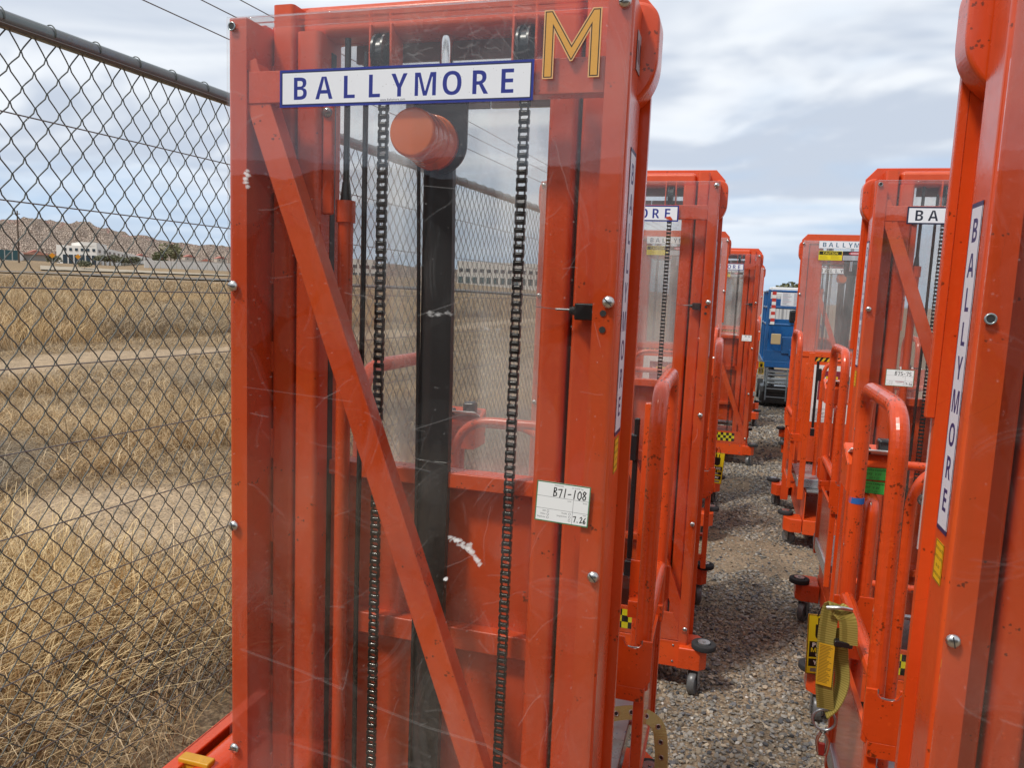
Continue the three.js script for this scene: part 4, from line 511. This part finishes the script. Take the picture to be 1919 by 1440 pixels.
// ---------------------------------------------------------------- blue scissor lift at the end of the aisle
{
  const blue = phys({ color: lin(0.014, 0.1, 0.27), map: wearA, roughness: 0.5, roughnessMap: roughA, clearcoat: 0.3, clearcoatRoughness: 0.25 }), greyM = std({ color: lin(0.16, 0.165, 0.17), roughness: 0.6, map: wearA });
  const t = thing('scissor_lift', 'blue scissor lift with papers on its guard rail at the end of the aisle', 'scissor lift', [0.93, 0, -12.35], 0);
  part('base', merge([rb(0.8, 0.2, 1.7, 0, 0.17, -0.85, 0.02), rb(0.76, 0.1, 0.04, 0, 0.3, 0.0, 0.01)]), M.black, t);
  for (const s of [-1, 1]) for (const z of [-0.2, -1.4]) { const w = part('wheel', cyl(0.16, 0.09, s * 0.38, 0.16, z, 'x', 24), M.rubber, t); part('rim', cyl(0.09, 0.1, s * 0.38, 0.16, z, 'x', 20), greyM, w); }
  for (let i = 0; i < 5; i++) for (const s of [-1, 1]) { const y = 0.31 + i * 0.062; part('scissor_arm', beam([s * 0.24, y, -0.05], [s * 0.24, y + 0.05, -1.6], 0.035, 0.05), greyM, t); part('scissor_arm', beam([s * 0.3, y + 0.05, -0.05], [s * 0.3, y, -1.6], 0.035, 0.05), greyM, t); }
  for (let i = 0; i < 5; i++) part('cross_tube', cyl(0.022, 0.66, 0, 0.325 + i * 0.065, -0.04, 'x', 12), M.dull, t);
  for (let i = 0; i < 4; i++) { part('ladder_rung', cyl(0.01, 0.3, -0.2, 0.18 + i * 0.13, 0.06, 'x', 8), greyM, t); } for (const s of [-0.35, -0.05]) part('ladder_rail', rb(0.02, 0.5, 0.02, s, 0.38, 0.06, 0.004), greyM, t);
  part('platform', merge([rb(0.86, 0.1, 1.8, 0, 0.69, -0.85, 0.01), rb(0.82, 0.16, 0.012, 0, 0.82, 0.04, 0.003)]), blue, t);
  part('control_panel', merge([rb(0.5, 0.26, 0.03, 0.08, 0.99, 0.05, 0.01), rb(0.24, 0.1, 0.06, 0.06, 0.88, 0.06, 0.01)]), blue, t);
  part('end_panel', merge([rb(0.8, 0.6, 0.02, 0, 1.05, -1.68, 0.004), rb(0.8, 0.16, 0.02, 0, 1.62, -1.68, 0.004)]), blue, t);
  for (const x of [-0.4, 0.4]) for (const z of [0.02, -0.85, -1.7]) part('rail_post', rb(0.04, 1.1, 0.04, x, 1.28, z, 0.008), blue, t);
  for (const y of [1.3, 1.56, 1.81]) part('guard_rail', pipe([[-0.4, y, -1.7], [-0.4, y, 0.02], [0.4, y, 0.02], [0.4, y, -1.7]], 0.019, 0.06, 10), blue, t);
  const d1 = part('document_sheet', sheetGeo(0.5, 0.2, 0.004), L.docs, t); d1.position.set(0.02, 1.69, 0.045);
  part('control_box', merge([rb(0.42, 0.2, 0.14, 0.12, 1.43, 0.02, 0.03), pipe([[-0.05, 1.5, 0.05], [0.1, 1.58, 0.08], [0.28, 1.5, 0.05]], 0.016, 0.08, 8)]), M.black, t);
  const hz = part('hazard_strip', sheetGeo(0.06, 0.5, 0.004), label(64, 256, (x, w, h) => { for (let i = 0; i < 10; i++) { x.fillStyle = i % 2 ? '#d8d8d4' : '#b8362c'; x.fillRect(0, i * 26, w, 26); } }), t); hz.position.set(-0.33, 1.55, 0.045);
  const box = part('manual_box', rb(0.14, 0.16, 0.07, -0.26, 1.08, 0.08, 0.01), std({ color: lin(0.42, 0.32, 0.17), roughness: 0.8 }), t); void box;
  const dl = part('decal', sheetGeo(0.09, 0.09, 0.002), L.docs, t); dl.position.set(0.05, 0.93, 0.0925); const d2 = part('decal', sheetGeo(0.1, 0.07, 0.002), L.docs, t); d2.position.set(0.16, 1.08, 0.068);
}

// ---------------------------------------------------------------- far side of the field
function hillMesh(name, px0, px1, r0, r1, hfun, tex, lab) { // ridge as a strip of ground seen over the field
  const nx = 240, ny = 46, pos = [], uv = [], idx = [];
  for (let j = 0; j <= ny; j++) for (let i = 0; i <= nx; i++) { const px = mix(px0, px1, i / nx), t = j / ny, r = mix(r0, r1, t), [x, z] = toward(px, r), top = 4 + (hfun(px) - 4) * 0.66; const prof = t < 0.75 ? Math.sin(t / 0.75 * Math.PI / 2) ** 1.2 : 1 - ss(0.75, 1, t) * 0.3; pos.push(x, 4 + (top - 4) * prof * (0.86 + 0.28 * fbm(px * 0.03, t * 7, 5)) + (fbm(px * 0.25, t * 40, 3) - 0.5) * 4 * prof - (j ? 0 : 6), z); uv.push(px * 0.012, t * 2.2); if (j < ny && i < nx) { const a = j * (nx + 1) + i; idx.push(a, a + 1, a + nx + 1, a + 1, a + nx + 2, a + nx + 1); } }
  const g = new THREE.BufferGeometry(); g.setAttribute('position', new THREE.Float32BufferAttribute(pos, 3)); g.setAttribute('uv', new THREE.Float32BufferAttribute(uv, 2)); g.setIndex(idx); g.computeVertexNormals();
  return struct(name, g, std({ map: tex, roughness: 1, side: THREE.DoubleSide }), lab, 'hills');
}
{
  const rock = dataTex(1024, 512, (u, v) => { const n = fbm(u * 24, v * 12, 4, 12), b = fbm(u * 200, v * 130, 2, 10), w = vn(u * 130, v * 90), red = ss(0.56, 0.66, fbm(u * 9 + 4, v * 6 + 2, 3)) * ss(0.5, 0.1, v); let c = [mix(0.36, 0.46, n), mix(0.29, 0.38, n), mix(0.24, 0.31, n)]; c = c.map((q, i) => mix(q, [0.5, 0.26, 0.22][i], red * 0.6)); const k = ss(0.56, 0.66, w * 0.6 + b * 0.4); const dk = ss(0.42, 0.3, w * 0.6 + b * 0.4); return c.map((q, i) => mix(mix(q, [0.8, 0.73, 0.66][i], k * 0.85), [0.24, 0.2, 0.16][i], dk)); });
  hillMesh('hills', -700, 1250, 520, 980, px => { const k = [[-700, 52], [-300, 66], [0, 70], [70, 78], [150, 74], [230, 62], [330, 54], [430, 49], [560, 44], [700, 38], [900, 30], [1100, 16], [1250, 6]]; for (let i = 1; i < k.length; i++) if (px <= k[i][0]) return mix(k[i - 1][1], k[i][1], (px - k[i - 1][0]) / (k[i][0] - k[i - 1][0])); return 6; }, rock, 'boulder strewn brown hillside beyond the white buildings');
}
{ // road across the far edge of the field
  const band = (px0, px1, r0, r1, lift) => { const n = 60, pos = [], idx = [], uv = []; for (let i = 0; i <= n; i++) { const px = mix(px0, px1, i / n); for (const r of [r0(px), (r0(px) + r1(px)) / 2, r1(px)]) { const [x, z] = toward(px, r); pos.push(x, groundY(x, z) + lift, z); uv.push(px, r); } if (i < n) for (const k of [0, 1]) { const a = i * 3 + k; idx.push(a, a + 3, a + 1, a + 1, a + 3, a + 4); } } const g = new THREE.BufferGeometry(); g.setAttribute('position', new THREE.Float32BufferAttribute(pos, 3)); g.setAttribute('uv', new THREE.Float32BufferAttribute(uv, 2)); g.setIndex(idx); g.computeVertexNormals(); return g; };
  const asphalt = std({ color: lin(0.13, 0.125, 0.12), roughness: 0.95, side: THREE.DoubleSide });
  struct('road', band(-500, 1200, px => 176 + px * 0.01, px => 192 + px * 0.012, 0.35), asphalt, 'grey road along the far edge of the dry field', 'road');
  struct('verge', band(75, 470, px => 205 + px * 0.02, px => 221 - px * 0.01, 0.3), tint(0.36, 0.3, 0.22), 'pale concrete verge sloping below the white office block', 'verge');
}
const glassM = std({ color: lin(0.02, 0.035, 0.045), roughness: 0.15 }), tealM = std({ color: lin(0.03, 0.09, 0.1), roughness: 0.2 });
function facade(t, A, B, y0, h, n, rows, wall) { // windows on the wall from A to B
  const d = new THREE.Vector2(B[0] - A[0], B[1] - A[1]), len = d.length(), ang = Math.atan2(-d.y, d.x); const g = new THREE.Group(); void g;
  for (const [y, hh, ww, m, i0, i1] of rows) for (let i = i0 ?? 0; i < (i1 ?? n); i++) { const k = (i + 0.5) / n, q = part('window', new THREE.BoxGeometry(ww, hh, 0.3), m, t); q.position.set(A[0] + d.x * k - t.position.x, y0 + y - t.position.y, A[1] + d.y * k - t.position.z); q.rotation.y = ang; }
}
function prism(fp, y0, y1, origin) { const s = new THREE.Shape(fp.map(p => new THREE.Vector2(p[0] - origin[0], -(p[1] - origin[2])))); const g = new THREE.ExtrudeGeometry(s, { depth: y1 - y0, bevelEnabled: false }); g.rotateX(-Math.PI / 2); g.translate(0, y0 - origin[1], 0); return boxUV(g); }
{
  const wall = std({ color: lin(0.74, 0.71, 0.66), roughness: 0.9 });
  const c = toward(181, 270), a = toward(106, 276), b = toward(291, 420), far = [a[0] + b[0] - c[0], a[1] + b[1] - c[1]], y0 = 3.6;
  const t = thing('office_building', 'white two-storey office block with rows of dark windows below the rocky hill', 'building', [c[0], y0, c[1]]);
  part('wall', prism([a, c, b, far], y0 - 3, y0 + 6.7, [c[0], y0, c[1]]), wall, t);
  const p1 = toward(152, 272), p2 = toward(200, 290), p3 = [p2[0] - 14, p2[1] - 10], p4 = [p1[0] - 14, p1[1] - 10]; part('parapet', prism([p1, c, p2, p3, p4], y0 + 6.7, y0 + 7.9, [c[0], y0, c[1]]), wall, t);
  facade(t, a, c, y0, 9, 7, [[1.9, 4.0, 1.25, glassM, 1, 7], [5.5, 0.8, 0.8, glassM, 1, 7]], wall); facade(t, c, b, y0, 9, 17, [[1.9, 3.8, 3.2, glassM, 0, 4], [1.9, 3.4, 8.0, tealM, 5, 17], [5.4, 0.9, 3.4, glassM]], wall);
  const d0 = toward(330, 330), d1 = toward(460, 350), dd = toward(470, 385), de = toward(336, 370), t2 = thing('warehouse', 'long low white warehouse to the right of the office block', 'building', [d0[0], 4.5, d0[1]]);
  part('wall', prism([d0, d1, dd, de], 2, 8.4, [d0[0], 4.5, d0[1]]), wall, t2); part('roof_edge', prism([toward(327, 329), toward(463, 349), toward(463, 352), toward(327, 332)], 7.9, 8.8, [d0[0], 4.5, d0[1]]), tint(0.55, 0.5, 0.45), t2); facade(t2, d0, d1, 4.5, 5, 10, [[1.6, 1.8, 2.2, tealM, 0, 3], [2.0, 2.6, 3.6, tealM, 5, 7]], wall);
  const e0 = toward(-140, 300), e1 = toward(38, 300), e2 = toward(45, 330), e3 = toward(-130, 330), t3 = thing('low_building', 'low white building with teal windows left of the office block', 'building', [e0[0], 4.5, e0[1]]);
  part('wall', prism([e0, e1, e2, e3], 2, 8.2, [e0[0], 4.5, e0[1]]), wall, t3); facade(t3, e0, e1, 4.5, 5, 12, [[2.4, 3.2, 1.8, tealM]], wall);
  const f0 = toward(40, 330), f1 = toward(104, 330), t4 = thing('shed', 'grey shed with flat roof between two white buildings', 'building', [f0[0], 5, f0[1]]); part('wall', prism([f0, f1, toward(108, 350), toward(44, 350)], 2, 8.0, [f0[0], 5, f0[1]]), tint(0.33, 0.32, 0.3), t4); part('roof', prism([toward(38, 329), toward(106, 329), toward(110, 351), toward(42, 351)], 8.0, 8.6, [f0[0], 5, f0[1]]), tint(0.5, 0.24, 0.17), t4);
  for (const [u0, u1, rr_, hh, lb] of [[560, 700, 340, 9, 'cream block of units seen through the left of the clear shield'], [850, 1005, 320, 9.5, 'wide cream block of units seen through the right of the clear shield']]) { const g0 = toward(u0, rr_), g1 = toward(u1, rr_), tt = thing('unit_block', lb, 'building', [g0[0], 4, g0[1]]); part('wall', prism([g0, g1, toward(u1, rr_ + 30), toward(u0, rr_ + 30)], 1, 4 + hh, [g0[0], 4, g0[1]]), wall, tt); facade(tt, g0, g1, 4, 8, 12, [[5.8, 1.4, 1.6, glassM], [1.8, 2.6, 1.8, tealM]], wall); }
  const w0 = toward(268, 238), w1 = toward(440, 248), tw = thing('boundary_wall', 'low white panelled wall in front of the warehouse', 'wall', [w0[0], groundY(...w0), w0[1]]); const n = 18; for (let i = 0; i < n; i++) { const q = [mix(w0[0], w1[0], (i + 0.5) / n), mix(w0[1], w1[1], (i + 0.5) / n)], len = Math.hypot(w1[0] - w0[0], w1[1] - w0[1]) / n; const m = part('panel', new THREE.BoxGeometry(len * 0.9, 2.2, 0.2), wall, tw); m.position.set(q[0] - w0[0], 1.0 + groundY(...q) - groundY(...w0), q[1] - w0[1]); m.rotation.y = Math.atan2(-(w1[1] - w0[1]), w1[0] - w0[0]); }
}
for (const [px, r, w, k] of [[-30, 520, 12, 0], [20, 540, 14, 1], [48, 500, 12, 0], [66, 560, 13, 1], [88, 520, 14, 0], [212, 560, 15, 1], [236, 540, 13, 0], [262, 575, 14, 1], [300, 560, 13, 0], [352, 590, 15, 1], [384, 560, 13, 0], [410, 590, 14, 1]]) { // houses at the foot of the hill
  const p = toward(px, r), y = 5.6 + (r - 500) * 0.1, h = thing('house', 'small house with red tiled roof at the foot of the rocky hill', 'house', [p[0], y, p[1]], 0.6 + k * 0.5, 'houses below the rocky hill');
  part('wall', bx(w, 14, 9, 0, -3, 0), tint(0.5, 0.43, 0.35), h); const rs = poly([[-w / 2 - 0.6, 4], [0, 7.2], [w / 2 + 0.6, 4]]); part('roof', extr(rs, 10, 0.05).translate(0, 0, -5), tint(0.42, 0.16, 0.12), h); for (const q of [-0.25, 0.25]) part('window', bx(1.4, 1.4, 0.2, q * w, 1.6, 4.55), glassM, h); h.scale.setScalar(0.52);
}
function tree(lab, [x, z], h, w, col, name = 'tree', grp) {
  const y = groundY(x, z), t = thing(name, lab, name === 'shrub' ? 'shrub' : 'tree', [x, y, z], 0, grp); part('trunk', cyl(h * 0.03, h * 0.5, 0, h * 0.24, 0, 'y', 7, h * 0.015), tint(0.16, 0.12, 0.08), t);
  const lv = []; for (let i = 0; i < 420; i++) { const a = rnd() * 6.28, e = Math.acos(rr(-0.8, 1)), q = Math.cbrt(rnd()) * (0.65 + 0.4 * vn(a * 1.4, e * 2 + x)), px = Math.sin(e) * Math.cos(a) * q * w / 2, pz = Math.sin(e) * Math.sin(a) * q * w / 2, py = h * 0.62 + Math.cos(e) * q * h * 0.4; const g = new THREE.PlaneGeometry(w * 0.09, w * 0.06); g.rotateX(rnd() * 6.28); g.rotateY(rnd() * 6.28); g.translate(px, py, pz); lv.push(g); }
  part('crown', merge(lv), std({ color: col, roughness: 0.9, side: THREE.DoubleSide }), t); return t;
}
tree('loose grey-green tree at the end of the office block', toward(318, 262), 8, 8.5, lin(0.2, 0.19, 0.1)); tree('small green tree beside the loose grey-green tree', toward(297, 258), 5, 5.5, lin(0.15, 0.16, 0.08));
for (const [px, r, h] of [[190, 262, 3.2], [212, 262, 3.4], [232, 266, 3], [250, 268, 3.4], [158, 215, 2.4], [100, 224, 3]]) tree('dark green shrub planted before the office block', toward(px, r), h, h * 1.5, lin(0.15, 0.15, 0.09), 'shrub', 'shrubs before the office block');
for (const [px, h] of [[1452, 9], [1470, 10.5], [1488, 9.5]]) { const p = toward(px, 150); tree('round green tree on the horizon above the blue scissor lift', p, h * 0.55, 6, lin(0.17, 0.17, 0.09), 'tree', 'trees beyond the blue lift'); }
{
  const p = toward(36, 232), y = groundY(...p), t = thing('utility_pole', 'brown wooden utility pole before the low white building', 'pole', [p[0], y, p[1]]); part('post', cyl(0.22, 13, 0, 6.5, 0, 'y', 8, 0.15), tint(0.1, 0.07, 0.05), t); part('cross_arm', bx(2.2, 0.18, 0.18, 0, 12.2, 0.25), tint(0.1, 0.07, 0.05), t);
  for (const [px, lb] of [[98, 'orange warning sign by the verge beside the office block'], [146, 'small yellow sign post in front of the office windows']]) { const q = toward(px, 218), s = thing('road_sign', lb, 'sign', [q[0], groundY(...q), q[1]], 0.75); part('post', cyl(0.06, 2.6, 0, 1.3, 0, 'y', 6), tint(0.3, 0.3, 0.3), s); const b = part('board', bx(0.95, 0.95, 0.05, 0, 0, 0), tint(0.75, 0.3, 0.02), s); b.position.set(0, 3, 0.1); b.rotation.z = Math.PI / 4; }
  // white plant and containers past the blue lift
  const spots = [[1448, 46, 1.6, 2.2, 0.55, 'white site cabin behind the blue scissor lift'], [1478, 52, 3.0, 2.6, 0.74, 'large white container behind the blue scissor lift'], [1425, 60, 4, 2.4, 0.35, 'grey container left of the white site cabin']];
  for (const [px, r, w, h, k, lb] of spots) { const q = toward(px, r), s = thing('storage_container', lb, 'container', [q[0], groundY(...q), q[1]], 0.05); part('shell', rb(w, h, 2.4, 0, h / 2, 0, 0.05), tint(k, k, k), s); for (let i = 0; i < 8; i++) part('rib', bx(0.08, h * 0.85, 0.06, (i - 3.5) * w / 8.5, h / 2, 1.22), tint(k * 0.95, k * 0.95, k * 0.95), s); part('door_bar', bx(0.04, h * 0.9, 0.05, 0.1, h / 2, 1.27), tint(0.3, 0.3, 0.3), s); }
}
{ // unseen container shape added behind the camera to darken the shield reflections
  const t = thing('added_dark_block', 'dark brown container shape added out of view behind the camera for the shield reflections', 'container', [0.5, 0, 4.6], 0), m = std({ color: lin(0.09, 0.055, 0.04), roughness: 0.7, map: wearA });
  part('shell', rb(12.19, 2.55, 2.4, 0, 1.3, 0, 0.03), m, t); for (let i = 0; i < 42; i++) part('rib', bx(0.12, 2.3, 0.05, -5.95 + i * 0.29, 1.3, -1.222), m, t);
  for (const s of [-1, 1]) part('corner_post', bx(0.17, 2.59, 0.17, s * 6.03, 1.295, -1.15), m, t); part('top_rail', bx(12.1, 0.1, 0.08, 0, 2.54, -1.22), m, t);
}
renderer_();
function renderer_() {
  scene.traverse(o => { if (o.isMesh) { o.castShadow = true; o.receiveShadow = true; } });
  const renderer = new THREE.WebGLRenderer({ antialias: true }); renderer.toneMapping = THREE.LinearToneMapping; renderer.toneMappingExposure = EXPOSURE; renderer.shadowMap.enabled = true; renderer.shadowMap.type = THREE.PCFSoftShadowMap;
  renderer.setSize(1024, 769); renderer.render(scene, camera);
}
